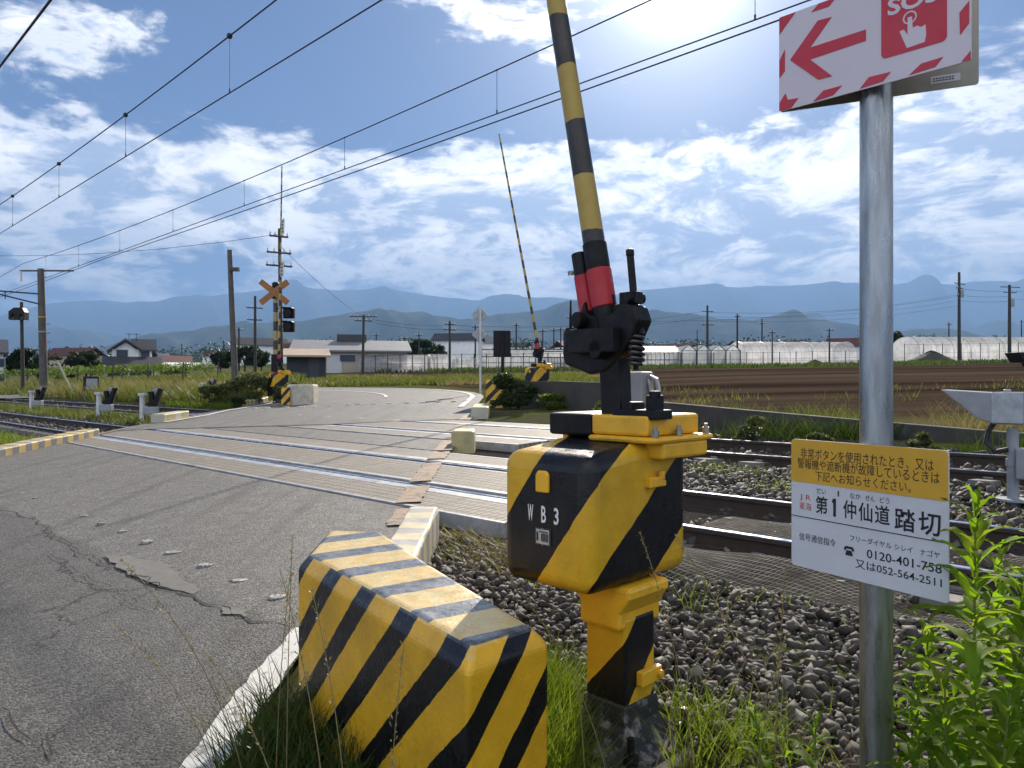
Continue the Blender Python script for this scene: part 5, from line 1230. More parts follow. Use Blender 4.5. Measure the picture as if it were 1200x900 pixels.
def tunnel(label, px0, px1, Y, pytop, pybot, depth=6, yaw=0, group='white tunnel greenhouses', end=False):
    g = G((px0 + px1) / 2, Y); p = thing('tunnel_greenhouse', label, 'greenhouse', g, R(yaw), group); h = (CZ + (450 - pytop) / F * Y) - g.z; L = (px1 - px0) / F * Y
    prof_ = [(0, 0)] + [(depth / 2 - depth / 2 * math.cos(w) * (1 if abs(math.cos(w)) < .97 else 1), h * .42 + h * .58 * math.sin(w)) for w in np.linspace(0, math.pi, 13)] + [(depth, 0)]
    mb = MB(); mb.prism(prof_, -L / 2, L / 2, map3=lambda a, b, h_: (h_, a, b)); mb.build('film_cover', FILM, p)
    for f in np.linspace(-.5, .5, max(4, int(L / 2.2))):
        mb = MB(); mb.tube([(f * L, a - (.03 if a < depth / 2 else -.03), b + .02) for a, b in prof_], .035, 4); mb.build('hoop', GALV, p)
    if end:
        mb = MB(); mb.box((L / 2 + .02, depth / 2, 1.0), (.06, 1.5, 2.0)); mb.build('door', GLASSD, p)
    mb = MB(); mb.box((0, -.05, .55), (L, .04, .06)); mb.build('side_rail', GALV, p)
    return p
tunnel('white tunnel greenhouse with dark door in its right end, right of the workshop', 420, 497, 80, 414.5, 435, 6, -4, end=True)
tunnel('second short white tunnel greenhouse, just right of the one with the door', 500, 527, 88, 414, 433, 6, -4)
tunnel('third low white tunnel greenhouse, left of the diamond signs', 530, 562, 92, 418, 432, 6, -4)
tunnel('long white tunnel greenhouse behind the ploughed field, left of the sign post', 872, 1006, 100, 399, 425, 7, 3)
tunnel('tall white tunnel greenhouse at the right edge behind the soil heap', 1076, 1260, 112, 393, 419, 8, 2)
def glasshouse(label, px0, px1, Y, pyr, pye, pyb, ngable=1, depth=5, axis='y'):
    g = G((px0 + px1) / 2, Y); p = thing('glasshouse', label, 'greenhouse', g, 0, 'pitched roof glasshouses'); ze = CZ + (450 - pye) / F * Y - g.z; zr_ = CZ + (450 - pyr) / F * Y - g.z
    L = (px1 - px0) / F * Y; w = L / ngable
    for k in range(ngable):
        xa_ = -L / 2 + k * w; mb = MB()
        if axis == 'y':
            mb.prism([(xa_, 0), (xa_ + w * .98, 0), (xa_ + w * .98, ze), (xa_ + w * .49, zr_), (xa_, ze)], 0, depth, map3=lambda a, b, h: (a, h, b))
        else: mb.prism([(0, 0), (depth, 0), (depth, ze), (depth / 2, zr_), (0, ze)], xa_, xa_ + w * .98, map3=lambda a, b, h: (h, a, b))
        body = mb.build('glazed_body', GLZ, p)
        mb = MB()
        if axis == 'y':
            for s_ in ((xa_, 0, 0), (xa_ + w * .98, 0, 0)): mb.cyl((s_[0], -.04, 0), (s_[0], -.04, ze), .05, n=5)
            mb.cyl((xa_, -.04, ze), (xa_ + w * .49, -.04, zr_), .05, n=5); mb.cyl((xa_ + w * .98, -.04, ze), (xa_ + w * .49, -.04, zr_), .05, n=5); mb.cyl((xa_, -.04, ze), (xa_ + w * .98, -.04, ze), .04, n=5)
        else:
            mb.cyl((xa_, -.04, ze), (xa_ + w, -.04, ze), .06, n=5); mb.cyl((xa_, depth / 2, zr_ + .05), (xa_ + w, depth / 2, zr_ + .05), .06, n=5); mb.cyl((xa_, -.04, ze * .5), (xa_ + w, -.04, ze * .5), .04, n=5)
            for f in np.linspace(xa_, xa_ + w, 12): mb.cyl((f, -.04, 0), (f, -.04, ze), .035, n=4); mb.cyl((f, -.02, ze), (f, depth / 2, zr_ + .03), .03, n=4)
        mb.build('frame', DKST, body)
    return p
glasshouse('long pitched glasshouse behind the far right gate machine', 563, 668, 92, 408, 418, 431, 1, 9, 'x')
glasshouse('low pitched glasshouse left of the near gate mechanism in the distance', 628, 668, 86, 411, 419, 432, 1, 6, 'x')
glasshouse('long glasshouse right of the near gate mechanism in the distance', 742, 800, 96, 403, 413, 427, 1, 10, 'x')
glasshouse('row of four small glasshouse gables behind the ploughed field', 799, 868, 94, 404, 411, 426, 4, 10, 'y')
# ---- net fence along the greenhouses
def fence(label, px0, px1, Y, n, h=1.5):
    p = thing('field_fence', label, 'fence', G((px0 + px1) / 2, Y)); 
    pts = [G(px0 + (px1 - px0) * i / n, Y) - p.location for i in range(n + 1)]
    for q in pts: mb = MB(); mb.cyl(q, q + Vector((0, 0, h)), .05, n=5); mb.build('fence_post', DKST, p)
    for z in (h * .95, h * .5): mb = MB(); mb.tube([q + Vector((0, 0, z)) for q in pts], .02, 4); mb.build('rail', DKST, p)
    return p
fence('thin post and wire fence in front of the tunnel greenhouses at centre', 440, 700, 76, 18, 1.9)
fence('thin post and wire fence in front of the long tunnel at right', 740, 1010, 89, 14, 1.7)
fence('post and rail fence by the soil heap at far right', 1060, 1260, 103, 9, 2.6)
for k, px in enumerate((817, 905, 972)): polefn('field_post', 'tall thin bare post at the edge of the ploughed field', px, 84, 387, .07, 0, (), DKST, 'bare posts at the field edge')
# soil heap and small mound, trailer
SOILH = plain('heap_soil', (.055, .052, .036), 1, 0, .4, .9, .8, 3)
def heap(label, px, Y, w, h):
    g = G(px, Y); n, m_ = 28, 10; V = []; 
    for i in range(m_ + 1):
        r = i / m_
        for k in range(n):
            a = 2 * math.pi * k / n; rr = r * (1 + .15 * math.sin(a * 2 + 1) + random.uniform(-.05, .05)); V.append((rr * math.cos(a) * w / 2, rr * math.sin(a) * w * .4, h * (1 - r) ** .85 * random.uniform(.88, 1.1) - .1 * (r > .95)))
    mb = MB(); mb.add(V, [(i * n + k, i * n + (k + 1) % n, (i + 1) * n + (k + 1) % n, (i + 1) * n + k) for i in range(m_) for k in range(n)]); return tag(mb.build('soil_heap', SOILH, smooth=True, loc=g), label, 'soil heap')
heap('dark grey green soil heap beside the tall utility pole', 1092, 98, 6.4, 1.55); heap('low soil mound in front of the long tunnel greenhouse', 955, 88, 3.2, .7)
tr_ = thing('farm_trailer', 'dark tub trailer piled with green at the right edge of the field', 'trailer', G(1206, 62)); 
mb = MB(); mb.prism([(-1.5, 1.15), (-1.0, .35), (1.6, .35), (2.0, 1.15)], -.9, .9, map3=lambda a, b, h: (a, h, b)); mb.build('tub', DARKM, tr_, bevel=.05)
for k in (-.95, .95): mb = MB(); mb.cyl((.4, k - .1, .3), (.4, k + .1, .3), .33, n=16); mb.build('wheel', RUBB, tr_)
# ================================================================== VEGETATION
LG = leafmat('grass_green', (.125, .18, .02), .6, .4, (.22, .20, .05)); LFLD = leafmat('field_grass', (.105, .125, .028), .5, .5, (.24, .20, .08)); LGD = leafmat('grass_deep', (.05, .085, .016), .45, .4, (.13, .13, .03)); LDRY = leafmat('grass_dry', (.22, .17, .075), .4, .35, (.30, .24, .12))
LBUSH = leafmat('bush_leaf', (.035, .06, .016), .4, .45, (.09, .10, .03)); LTREE = leafmat('tree_leaf', (.022, .04, .014), .3, .5, (.05, .07, .02)); LPLANT = leafmat('plant_leaf', (.17, .27, .018), .68, .3, (.30, .33, .04), .65)
LVINE = leafmat('vine_leaf', (.11, .17, .03), .5, .35, (.22, .22, .05)); BARK = plain('bark', (.06, .045, .035), .95, 0, .3, 4, .4, 20); STEMG = plain('green_stem', (.13, .16, .035), .6, 0, .2, 20, .05); STEMD = leafmat('dry_stem', (.26, .21, .10), .3, .3, (.30, .25, .14))
def blades(P, h, w, lean=.35, bend=.5, seg=3):
    """tapered bent grass blades; P (n,3), h (n,), w (n,)"""
    n = len(P); a = RNG.uniform(0, 2 * np.pi, n); ln = RNG.uniform(.1, 1, n) * lean; bd = RNG.uniform(.3, 1, n) * bend; f = RNG.uniform(0, 2 * np.pi, n)
    dirv = np.stack([np.cos(a), np.sin(a), np.zeros(n)], -1); side = np.stack([np.cos(f), np.sin(f), np.zeros(n)], -1); V = []
    for i in range(seg + 1):
        t = i / seg; c = P + dirv * (h * (ln * t + bd * t * t))[:, None]; c[:, 2] += h * (t - .25 * bd * t * t)
        ww = w * (1 - t) ** .7 * .5 + w * .04
        V += [c - side * ww[:, None], c + side * ww[:, None]]
    V = np.stack(V, 1); m = 2 * (seg + 1); k = np.arange(n)[:, None] * m
    Fq = np.concatenate([np.stack([k[:, 0] + 2 * i, k[:, 0] + 2 * i + 1, k[:, 0] + 2 * i + 3, k[:, 0] + 2 * i + 2], -1)[:, None] for i in range(seg)], 1)
    return V.reshape(-1, 3), Fq.reshape(-1, 4)
def clumpmask(x, y, sc_, th, seed=0):
    r = np.random.default_rng(seed); v = 0
    for k in range(5):
        a, b, c = r.uniform(-1, 1, 3); v = v + np.sin((x * a * 6 + y * b * 6) * sc_ + c * 6)
    return v > th
def grass(name, label, n, s_or_x, d_or_y, h, w, mat_, mode='xy', keep=None, th=None, sc_=1, seed=0, lean=.35, bend=.5, dz=0, cat='grass'):
    a = RNG.uniform(*s_or_x, n); b = RNG.uniform(*d_or_y, n)
    if mode == 'sd': x = U.x * a + N.x * b; y = U.y * a + N.y * b
    elif mode == 'td': t_ = a; y = b / (N.x * t_ + N.y); x = t_ * y
    elif mode == 'ty': x = a * b; y = b
    else: x, y = a, b
    k = np.ones(n, bool)
    if keep is not None: k &= keep(x, y)
    if th is not None: k &= clumpmask(x, y, sc_, th, seed)
    x, y = x[k], y[k]; P = np.stack([x, y, ground(x, y) + dz - .01], -1); nn = len(x)
    V, Fq = blades(P, RNG.uniform(h[0], h[1], nn), RNG.uniform(.7, 1.3, nn) * w, lean, bend)
    return tag(npmesh(name, V, Fq, mat_, smooth=True), label, cat, kind='stuff')
inblock = lambda x, y: ~((x > -.92) & (x < .1) & (y > 1.9) & (y < 3.6) & (y > 1.93 - (x + .11) * 1.45) & (y < 2.1 - (x - .1) * 2.1))
notroad = lambda x, y: x > -1.02
near_k = lambda x, y: inblock(x, y) & notroad(x, y) & (np.hypot(x, y) > .9)
grass('grass', 'fresh green grass around the foot of the near gate machine', 15000, (-.2, 2.6), (1.1, 3.0), (.10, .30), .006, LG, keep=lambda x, y: near_k(x, y) & (dof(x, y) < 2.55) & (dof(x, y) > .9) & ~((np.abs(x - .40 * y / 2.7) < .16) & (y > 1.9)), th=-.2, sc_=1.3, seed=3)
grass('grass', 'fresh green grass around the foot of the near gate machine', 3500, (.0, .22), (2.2, 3.1), (.12, .34), .006, LG, keep=lambda x, y: near_k(x, y) & (dof(x, y) < 2.7))
grass('grass', 'dark grass growing against the road side of the barrier block', 6500, (-1.0, -.15), (1.5, 3.0), (.12, .36), .006, LGD, keep=lambda x, y: near_k(x, y) & (y > 1.75 - (x + .11) * 1.45 - .55))
grass('grass', 'sparse green tufts growing out of the ballast', 5000, (-.6, 4.5), (2.2, 6.5), (.06, .20), .006, LG, keep=lambda x, y: (dof(x, y) > 2.3) & (dof(x, y) < 4.1) & near_k(x, y), th=.85, sc_=1.6, seed=8, lean=.6)
grass('grass', 'low grass between the two tracks at right', 9000, (-12, 7), (6.95, 8.2), (.05, .22), .008, LG, 'sd', keep=lambda x, y: x > -.5, th=.35, sc_=.6, seed=4, lean=.6)
grass('grass', 'dry grass tufts between the two tracks at right', 2500, (-12, 7), (6.95, 8.2), (.05, .2), .008, LDRY, 'sd', keep=lambda x, y: x > -.5, th=.7, sc_=.7, seed=14, lean=.6)
grass('grass', 'green weeds at the foot of the long retaining wall', 9000, (-14, 8), (11.1, 11.85), (.08, .42), .014, LGD, 'sd', keep=lambda x, y: x > -.4, th=.5, sc_=.45, seed=5, lean=.6)
grass('tall_grass', 'pale tall grass along the top of the retaining wall', 11000, (-22, 8.5), (12.25, 14.6), (.12, .42), .012, LFLD, 'sd', keep=lambda x, y: x > .2, th=.1, sc_=.35, seed=6, lean=.5)
grass('tall_grass', 'dry straw coloured grass along the top of the retaining wall', 9000, (-22, 8.5), (12.25, 14.4), (.15, .62), .010, LDRY, 'sd', keep=lambda x, y: x > .2, th=.2, sc_=.4, seed=16, lean=.5, bend=.7)
grass('grass', 'grass between the two tracks left of the crossing', 16000, (18.6, 50), (6.95, 8.35), (.08, .26), .022, LFLD, 'sd', keep=lambda x, y: x < -9.1, th=-1.6, sc_=.5)
grass('grass', 'bright grass patch by the left kerb before the tracks', 9000, (15, 32), (2.0, 4.15), (.08, .30), .018, LG, 'sd', keep=lambda x, y: x < -9.15, th=-1.2, sc_=.5)
grass('grass', 'dry tufts by the left kerb before the tracks', 1500, (15.3, 22), (2.6, 4.25), (.1, .30), .014, LDRY, 'sd', keep=lambda x, y: x < -9.2, th=.5, sc_=.9)
grass('tall_grass', 'tall overgrown field grass beyond the tracks at left', 36000, (-.72, -.31), (11.6, 18.5), (.20, .85), .034, LFLD, 'td', keep=lambda x, y: x < -9.3, th=-1.3, sc_=.18, lean=.4)
grass('tall_grass', 'dry brown stalks in the field beyond the tracks at left', 15000, (-.72, -.31), (11.8, 18), (.35, 1.1), .022, LDRY, 'td', keep=lambda x, y: x < -9.3, th=-.4, sc_=.25, lean=.3)
grass('grass', 'low green verge below the bushes at the far left road corner', 7000, (-.46, -.30), (11.1, 12.9), (.08, .25), .03, LG, 'td', keep=lambda x, y: x < -9.2)
grass('tall_grass', 'field grass in front of the houses at left', 26000, (-.75, -.28), (52, 72), (.3, .9), .10, LFLD, 'ty', lean=.4)
grass('grass', 'bright grass bank along the far bend of the road', 22000, (-.30, .10), (44, 60), (.12, .45), .07, LFLD, 'ty', keep=lambda x, y: (y > 48) | (x > -1.5))
grass('grass', 'dry grass strip along the far bend of the road', 16000, (-.28, .16), (45, 66), (.12, .4), .07, LDRY, 'ty', th=.2, sc_=.08)
grass('grass', 'green verge right of the road past the second track', 8000, (-.04, .12), (21.5, 46), (.1, .45), .035, LFLD, 'ty', keep=lambda x, y: x > -.8, th=-.5, sc_=.25)
grass('grass', 'weeds scattered over the ploughed field edge', 2200, (.1, .75), (16, 30), (.08, .3), .02, LFLD, 'ty', th=1.0, sc_=.22, seed=21)
grass('grass', 'green strips at the foot of the greenhouses', 12000, (-.2, .75), (78, 98), (.2, .6), .12, LGD, 'ty', th=.3, sc_=.03)
# ---- leafy clouds
def leafcloud(C, Rr, n, ls, flat=.0):
    """n leaf cards in ellipsoids C (m,3), Rr (m,3); returns V, F"""
    C = np.asarray(C, float); Rr = np.asarray(Rr, float); m = len(C); vol = Rr.prod(1); k = RNG.choice(m, n, p=vol / vol.sum())
    q = RNG.normal(size=(n, 3)); q /= np.linalg.norm(q, axis=1)[:, None]; q *= (RNG.uniform(.25, 1.08, n) ** .5)[:, None]
    P = C[k] + q * Rr[k]; M = randrot(n); s = ls * RNG.uniform(.6, 1.4, n)
    card = np.array([(0, -1, 0), (.42, -.1, .12), (0, 1, 0), (-.42, -.1, .12)])
    V = np.einsum('nij,kj->nki', M, card) * s[:, None, None] + P[:, None, :]
    Fq = np.arange(n * 4).reshape(n, 4)
    return V.reshape(-1, 3), Fq
def clumps(rx, ry, rz_, m, zc, k=.42):
    C = []; Q = []
    for i in range(m):
        a = random.uniform(0, 6.28); r = random.uniform(0, .85) ** .6; z = random.uniform(-.8, .85)
        f = math.sqrt(max(.05, 1 - z * z)); C.append((rx * r * f * math.cos(a), ry * r * f * math.sin(a), zc + rz_ * z)); s = random.uniform(.6, 1.2) * k; Q.append((rx * s, ry * s, rz_ * s * random.uniform(.7, 1)))
    return C, Q
def tree(label, px, Y, pytop, wpx, name='tree', n=2600, mat_=None, trunk=.3, group=None, ls=.3, m=14):
    g = G(px, Y); h = CZ + (450 - pytop) / F * Y - g.z; rx = wpx / F * Y / 2; p = thing(name, label, 'tree', g, 0, group)
    zc = h * (1 + trunk) / 2; C, Q = clumps(rx * .8, rx * .8, h * (1 - trunk) / 2 * .85, m, zc)
    V, Fq = leafcloud(C, Q, n, ls); npmesh('crown', V, Fq, mat_ or LTREE, p)
    mb = MB(); mb.tube([(0, 0, -.3), (rx * .05, 0, h * trunk), (-rx * .05, 0, h * .6), (0, 0, h * .85)], .2, 7, [h * .035, h * .03, h * .02, h * .006])
    for i in range(6):
        c = random.choice(C); mb.tube([(0, 0, h * random.uniform(trunk * .8, .6)), (c[0] * .5, c[1] * .5, c[2] * .9), c], .05, 5, [h * .014, h * .009, h * .004])
    mb.build('trunk', BARK, p, smooth=True); return p
T = [('round dark tree left of the white house', 100, 74, 410, 44), ('dark tree between the two white houses at far left', 26, 76, 408, 40), ('small dark tree just right of the slim signal post', 44, 80, 414, 28),
     ('dark tree directly left of the crossing signal behind the leaning pole', 286, 84, 405, 48), ('low round tree left of the leaning concrete pole', 258, 92, 412, 26), ('dark clipped tree behind the greenhouse with the door', 497, 120, 398, 46),
     ('small tree above the glasshouse roof, left of the diamond signs', 515, 118, 402, 30), ('small dark tree behind the workshop roof', 483, 118, 404, 26), ('dark tree just right of the sign post, above the field', 1052, 135, 389, 26), ('low tree beside the right tunnel greenhouse', 1064, 130, 396, 22), ('round tree behind the small crossing poles, left of the workshop', 306, 88, 412, 26)]
for l, px, Y, top, w in T: tree(l, px, Y, top, w, n=1700, ls=.30)
# windswept pine by the mast
g = G(72, 72); p = thing('pine_tree', 'windswept pine with sparse layered branches right of the catenary mast', 'tree', g)
C = []; Q = []
for i in range(13):
    a = random.uniform(-1.6, 1.6); z = random.uniform(.6, 2.6); C.append((a * (1.2 - .2 * z), random.uniform(-.8, .8), z)); Q.append((.55, .5, .16))
C += [(1.1, 0, 3.1), (.9, 0, 2.7)]; Q += [(.4, .3, .14)] * 2
V, Fq = leafcloud(C, Q, 3000, .11); npmesh('crown', V, Fq, LTREE, p)
mb = MB(); mb.tube([(0, 0, -.3), (.15, 0, .9), (-.1, 0, 1.7), (.5, 0, 2.5), (1.2, 0, 3.2)], .1, 6, [.16, .13, .10, .07, .03])
for c in C[:10]: mb.tube([(0, 0, c[2] * .85), c], .03, 4, [.05, .02])
mb.build('trunk', BARK, p, smooth=True)
def bush(label, px, Y, w, h, n, mat_, ls, name='bush', depth=.8, m=12):
    g = G(px, Y); p = thing(name, label, 'bush', g); C, Q = clumps(w / 2, w / 2 * depth, h * .45, m, h * .48)
    V, Fq = leafcloud(C, Q, n, ls); k = V[:, 2] > -.05; V[:, 2] = np.maximum(V[:, 2], .0); npmesh('foliage', V, Fq, mat_, p)
    mb = MB()
    for c in C[:7]: mb.tube([(c[0] * .2, c[1] * .2, -.1), (c[0] * .6, c[1] * .6, c[2] * .6), c], .015, 5, [.02, .014, .006])
    mb.build('stem', BARK, p); return p
LWEED = leafmat('weed_leaf', (.085, .105, .04), .45, .4, (.18, .16, .07))
bush('broad grey green weedy bush at the foot of the leaning concrete pole', 263, 27.2, 1.7, 1.0, 4200, LWEED, .055)
bush('tall weedy bush left of the far left gate machine', 294, 26.8, 1.7, 1.25, 5200, LWEED, .05)
bush('weeds around the foot of the crossing signal and far left block', 338, 25.9, 1.0, .85, 2200, LWEED, .05)
bush('small round green bush on the verge below the leaning pole', 279, 25.2, .55, .42, 900, LBUSH, .04)
bush('dark green leafy bush between the far right block and gate machine', 601, 19.4, 1.25, .95, 5200, LBUSH, .045)
bush('low green weeds right of the dark bush', 645, 19.0, .9, .42, 1500, LG, .035)
for k, (px, Y, w, h) in enumerate(((708, 15.5, .6, .5), (762, 13.9, .8, .4), (875, 11.3, .6, .45), (960, 10.4, .5, .3), (1090, 9.5, .6, .35))):
    bush(('low weed clump at the wall foot just left of the mast of the near gate', 'weed clump growing over the wall right behind the near gate mast', 'weed clump on the far ballast left of the sign post', 'small weed clump on the far ballast by the sign post', 'weed clump on the far ballast left of the grey detector')[k], px, Y, w, h, 900, LWEED, .035, m=6)
# vine rows on wires
def vine_row(label, px0, px1, Y, h0, h1):
    p = thing('vine_row', label, 'vines', G((px0 + px1) / 2, Y)); L = (px1 - px0) / F * Y; C = []; Q = []
    for i in range(int(L / .55)):
        x = -L / 2 + i * .55 + random.uniform(-.2, .2); zb = gz(p.location.x + x, Y) - p.location.z; C.append((x, random.uniform(-.5, .5), zb + (h0 + h1) / 2)); Q.append((.55, .5, (h1 - h0) / 2 * random.uniform(.7, 1.2)))
    V, Fq = leafcloud(C, Q, int(L * 210), .085); npmesh('foliage', V, Fq, LVINE, p)
    for i in range(int(L / 2.6) + 1):
        x = -L / 2 + i * 2.6; zb = gz(p.location.x + x, Y) - p.location.z; mb = MB(); mb.cyl((x, -.3, zb - .1), (x + .1, -.3, zb + h1), .05, n=6); mb.build('trellis_post', DKST, p)
vine_row('bright green row of trellised vines in front of the houses at left', 52, 258, 56, 1.0, 1.75)
vine_row('second trellised vine row just behind the first at left', -40, 250, 62, 1.1, 1.75)
# distant wood and town edge
x = []; C = []; Q = []
for i in range(420):
    Y = random.uniform(190, 700); t_ = random.uniform(-.85, .95); r = random.uniform(2, 5) * (1 + Y / 700); C.append((t_ * Y, Y, gz(t_ * Y, Y) + r * .55)); Q.append((r * 1.3, r, r * .8))
V, Fq = leafcloud(C, Q, 70000, .55); tag(npmesh('distant_woods', V, Fq, LTREE), 'dark broken line of distant trees below the hills', 'woods', kind='stuff')
for i in range(26):
    Y = random.uniform(150, 330); t_ = random.uniform(-.7, .85); g = Vector((t_ * Y, Y, gz(t_ * Y, Y))); w = random.uniform(7, 13); h = random.uniform(3, 5.5)
    b_ = thing('distant_house', 'small pale house among the distant trees below the hills', 'house', g, random.uniform(-.6, .6), 'distant houses below the hills')
    mb = MB(); mb.box((0, 3, h / 2 - .5), (w, 6, h + 1)); mb.build('wall', random.choice((WALLW, WALLB, WALLW)), b_); mb = MB(); gable_roof(mb, -w / 2, w / 2, 0, 6, h, h + 1.8, .5, 'x'); mb.build('roof', random.choice((ROOFD, ROOFG, RUST)), b_)
# ---- tall leafy plants at right
def lance_leaf(base_, az_, el_, L, w, droop, roll=0):
    """folded, arched lanceolate leaf; returns V, F"""
    n = 7; V = []; h = Vector((math.cos(az_), math.sin(az_), 0)); sd_ = Vector((-math.sin(az_), math.cos(az_), 0)); p_ = Vector(base_); ang = el_
    for i in range(n + 1):
        t = i / n; ww = w * (math.sin(math.pi * min(1, t * .93 + .07)) ** .8) * (1 - .35 * t) + .0006; dirv = h * math.cos(ang) + Vector((0, 0, 1)) * math.sin(ang); up = -h * math.sin(ang) + Vector((0, 0, 1)) * math.cos(ang)
        wv = .0025 * math.sin(t * 15 + roll * 5)
        V += [p_ + sd_ * ww + up * (ww * .45 + wv), p_, p_ - sd_ * ww + up * (ww * .45 - wv)]
        p_ = p_ + dirv * (L / n); ang -= droop / n * (1 + t)
    Fq = []
    for i in range(n):
        for k in (0, 1): Fq.append((3 * i + k, 3 * i + k + 1, 3 * (i + 1) + k + 1, 3 * (i + 1) + k))
    return V, Fq
def leafy(label, x, y, h, lean, nleaf, L0, seed, group='leafy weeds at right'):
    rnd = random.Random(seed); p = thing('leafy_plant', label, 'plant', (x, y, gz(x, y)), 0, group); c = lambda t: Vector((lean[0] * t * t, lean[1] * t * t, h * t))
    mb = MB(); mb.tube([c(i / 10) - Vector((0, 0, .03 * (i == 0))) for i in range(11)], .004, 7, [.0062 - .0045 * i / 10 for i in range(11)]); mb.build('stem', STEMG, p, smooth=True)
    Vs = []; Fs = []; o = 0; az_ = rnd.uniform(0, 6.28)
    for i in range(nleaf):
        t = .10 + .90 * (i / nleaf) ** .85; az_ += 2.4 + rnd.uniform(-.3, .3); young = max(0, (t - .78) / .22)
        L = L0 * (1 - .62 * young) * rnd.uniform(.8, 1.15) * (.75 + .5 * min(1, t * 1.6)); V, Fq = lance_leaf(c(t), az_, .55 + .6 * young + rnd.uniform(-.25, .25), L, L * .115 * rnd.uniform(.8, 1.2), 1.0 - .5 * young + rnd.uniform(-.2, .5), rnd.random())
        Vs += [tuple(q) for q in V]; Fs += [tuple(a + o for a in f) for f in Fq]; o += len(V)
    npmesh('foliage', Vs, Fs, LPLANT, p, smooth=True)
for k, (px, Y, pyt, ln, nl, L0, lab) in enumerate([
    (1140, 1.42, 588, (.005, .0), 92, .118, 'tallest leafy weed, its top level with the white notice board edge'),
    (1182, 1.50, 680, (.05, .02), 80, .12, 'leafy weed cut by the right edge of the photo, behind the tallest one'),
    (1092, 1.66, 735, (.0, .02), 64, .105, 'shorter leafy weed between the sign post and the tallest weed'),
    (1155, 1.30, 800, (.03, -.02), 56, .11, 'short leafy weed at the bottom right corner of the photo'),
    (1205, 1.75, 640, (.06, .03), 60, .13, 'leafy weed mostly outside the right edge of the photo'),
    (1160, 1.62, 640, (.02, .0), 70, .115, 'tall leafy weed directly behind the tallest one'),
    (1110, 1.36, 790, (-.01, -.01), 52, .105, 'bushy low weed in front of the tallest one'),
    (1070, 1.62, 800, (.01, .0), 46, .095, 'low weed touching the sign post foot from the right'),
    (900, 1.95, 830, (-.03, .02), 34, .085, 'low leafy weed at the bottom edge left of the sign post'),
    (950, 1.8, 845, (.02, .02), 32, .085, 'low leafy weed close beside the sign post foot'),
    (1060, 1.5, 850, (.03, .0), 46, .095, 'low leafy weed at the bottom edge right of the sign post')]):
    x, y = tpx(px) * Y, Y; h = CZ + (450 - pyt) / F * Y - gz(x, y); leafy(lab, x, y, h, ln, nl, L0, 50 + k)
grass('grass', 'dry creeping stems and dead grass at the deck edge beside the painted kerb', 2600, (-.6, .5), (4.6, 6.2), (.04, .16), .006, LDRY, keep=lambda x, y: (dof(x, y) > 3.3) & (dof(x, y) < 4.15), lean=1.2, bend=.9)
grass('grass', 'dead straw in the verge around the sign post and gate machine', 3000, (-.1, 2.4), (1.2, 3.0), (.08, .26), .004, LDRY, keep=lambda x, y: near_k(x, y) & (dof(x, y) < 2.6) & (dof(x, y) > .9) & ~((np.abs(x - .40 * y / 2.7) < .16) & (y > 1.9)), lean=.9, bend=.9)
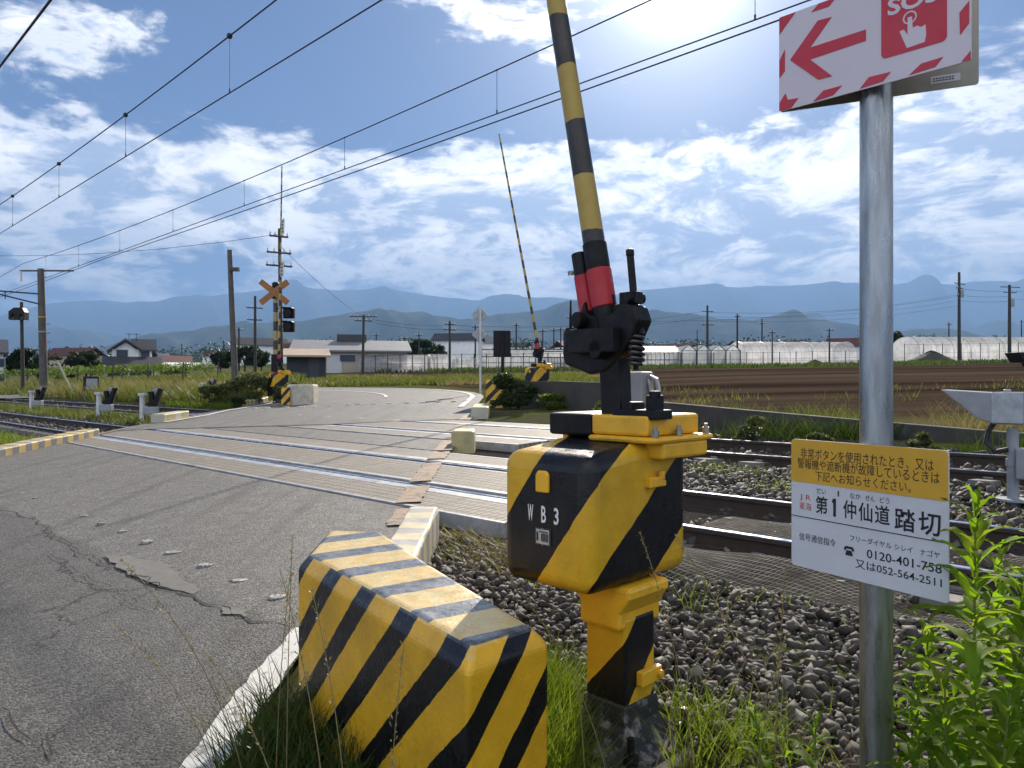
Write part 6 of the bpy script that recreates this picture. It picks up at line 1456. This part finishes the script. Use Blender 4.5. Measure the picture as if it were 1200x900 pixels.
# ---- flowering grass stalks in the foreground
def stalk(x, y, h, lean, az_, seed, label, head='panicle', mat_=None):
    rnd = random.Random(seed); hv = Vector((math.cos(az_), math.sin(az_), 0)); pts = [Vector((0, 0, -.02)) + hv * (lean * t * t * h) + Vector((0, 0, h * (t - .22 * lean * t ** 3))) for t in np.linspace(0, 1, 12)]
    p = thing('grass_stalk', label, 'grass stalk', (x, y, gz(x, y)), 0, 'flowering grass stalks in the foreground')
    mb = MB(); mb.tube(pts, .001, 5, [.0021 - .0011 * i / 11 for i in range(12)]); mb.build('stem', mat_ or STEMD, p)
    mb = MB(); mb.tube(pts[7:], .001, 4, [.0011] * 5)
    for i in range(46):
        t = rnd.uniform(.66, 1.0); k = t * 11; j = min(10, int(k)); q = pts[j].lerp(pts[j + 1], k - j); dv = (pts[j + 1] - pts[j]).normalized(); e = Vector((rnd.gauss(0, 1), rnd.gauss(0, 1), rnd.gauss(0, 1))).normalized()
        L = rnd.uniform(.008, .016); o_ = (dv * .8 + e * .55).normalized(); sdv = o_.cross(e).normalized() * .0026; b0 = q + e * .002 * rnd.random() * (6 if head == 'panicle' else 2) * (1.15 - t) * 4
        sdv = sdv * 1.0
        mb.add([b0, b0 + o_ * L * .5 + sdv, b0 + o_ * L, b0 + o_ * L * .5 - sdv], [(0, 1, 2, 3)])
    mb.build('seed_head', STEMD, p, fix=False)
SK = [(300, 2.15, 640, .35, 3.3, 'bent straw coloured stalk leaning over the road left of the block'), (262, 2.35, 720, .5, 3.0, 'straw stalk drooping over the white edge line'), (335, 2.2, 650, .12, 1.7, 'upright dark thin stalk at the left end of the block'), (322, 2.3, 690, .1, 1.3, 'thin upright stalk beside the left end of the block'),
      (395, 1.75, 690, .3, 2.3, 'stalk with pale seed head crossing the front of the block'), (445, 1.6, 785, .12, 1.2, 'short stalk with a white nodding tip in front of the block'), (415, 1.85, 715, .3, 2.2, 'pale seed head before the middle stripes of the block'), (725, 2.1, 665, .35, 3.0, 'drooping seed stalk in front of the gate machine stem'), (745, 2.0, 700, .45, .5, 'arching seed stalk right of the gate machine stem'), (790, 2.25, 720, .3, .2, 'seed stalk arching over the ballast'), (690, 2.0, 760, .2, 1.8, 'short seed stalk left of the gate machine stem'),
      (905, 1.9, 690, .15, 1.0, 'thin stalk with a small white flower left of the sign post'), (985, 1.5, 640, .3, 2.6, 'dark stalk in front of the lower edge of the notice board'), (870, 1.8, 760, .25, .7, 'short stalk at the bottom edge left of the sign post'), (355, 1.9, 770, .35, 2.9, 'low straw stalk at the bottom left of the block'), (820, 2.1, 640, .2, 2.4, 'tall seed stalk over the black net mat')]
for k, (px, Y, pyt, ln, az_, lab) in enumerate(SK):
    x, y = tpx(px) * Y, Y; stalk(x, y, (CZ + (450 - pyt) / F * Y - gz(x, y)) * 1.08, ln, az_, 90 + k, lab)
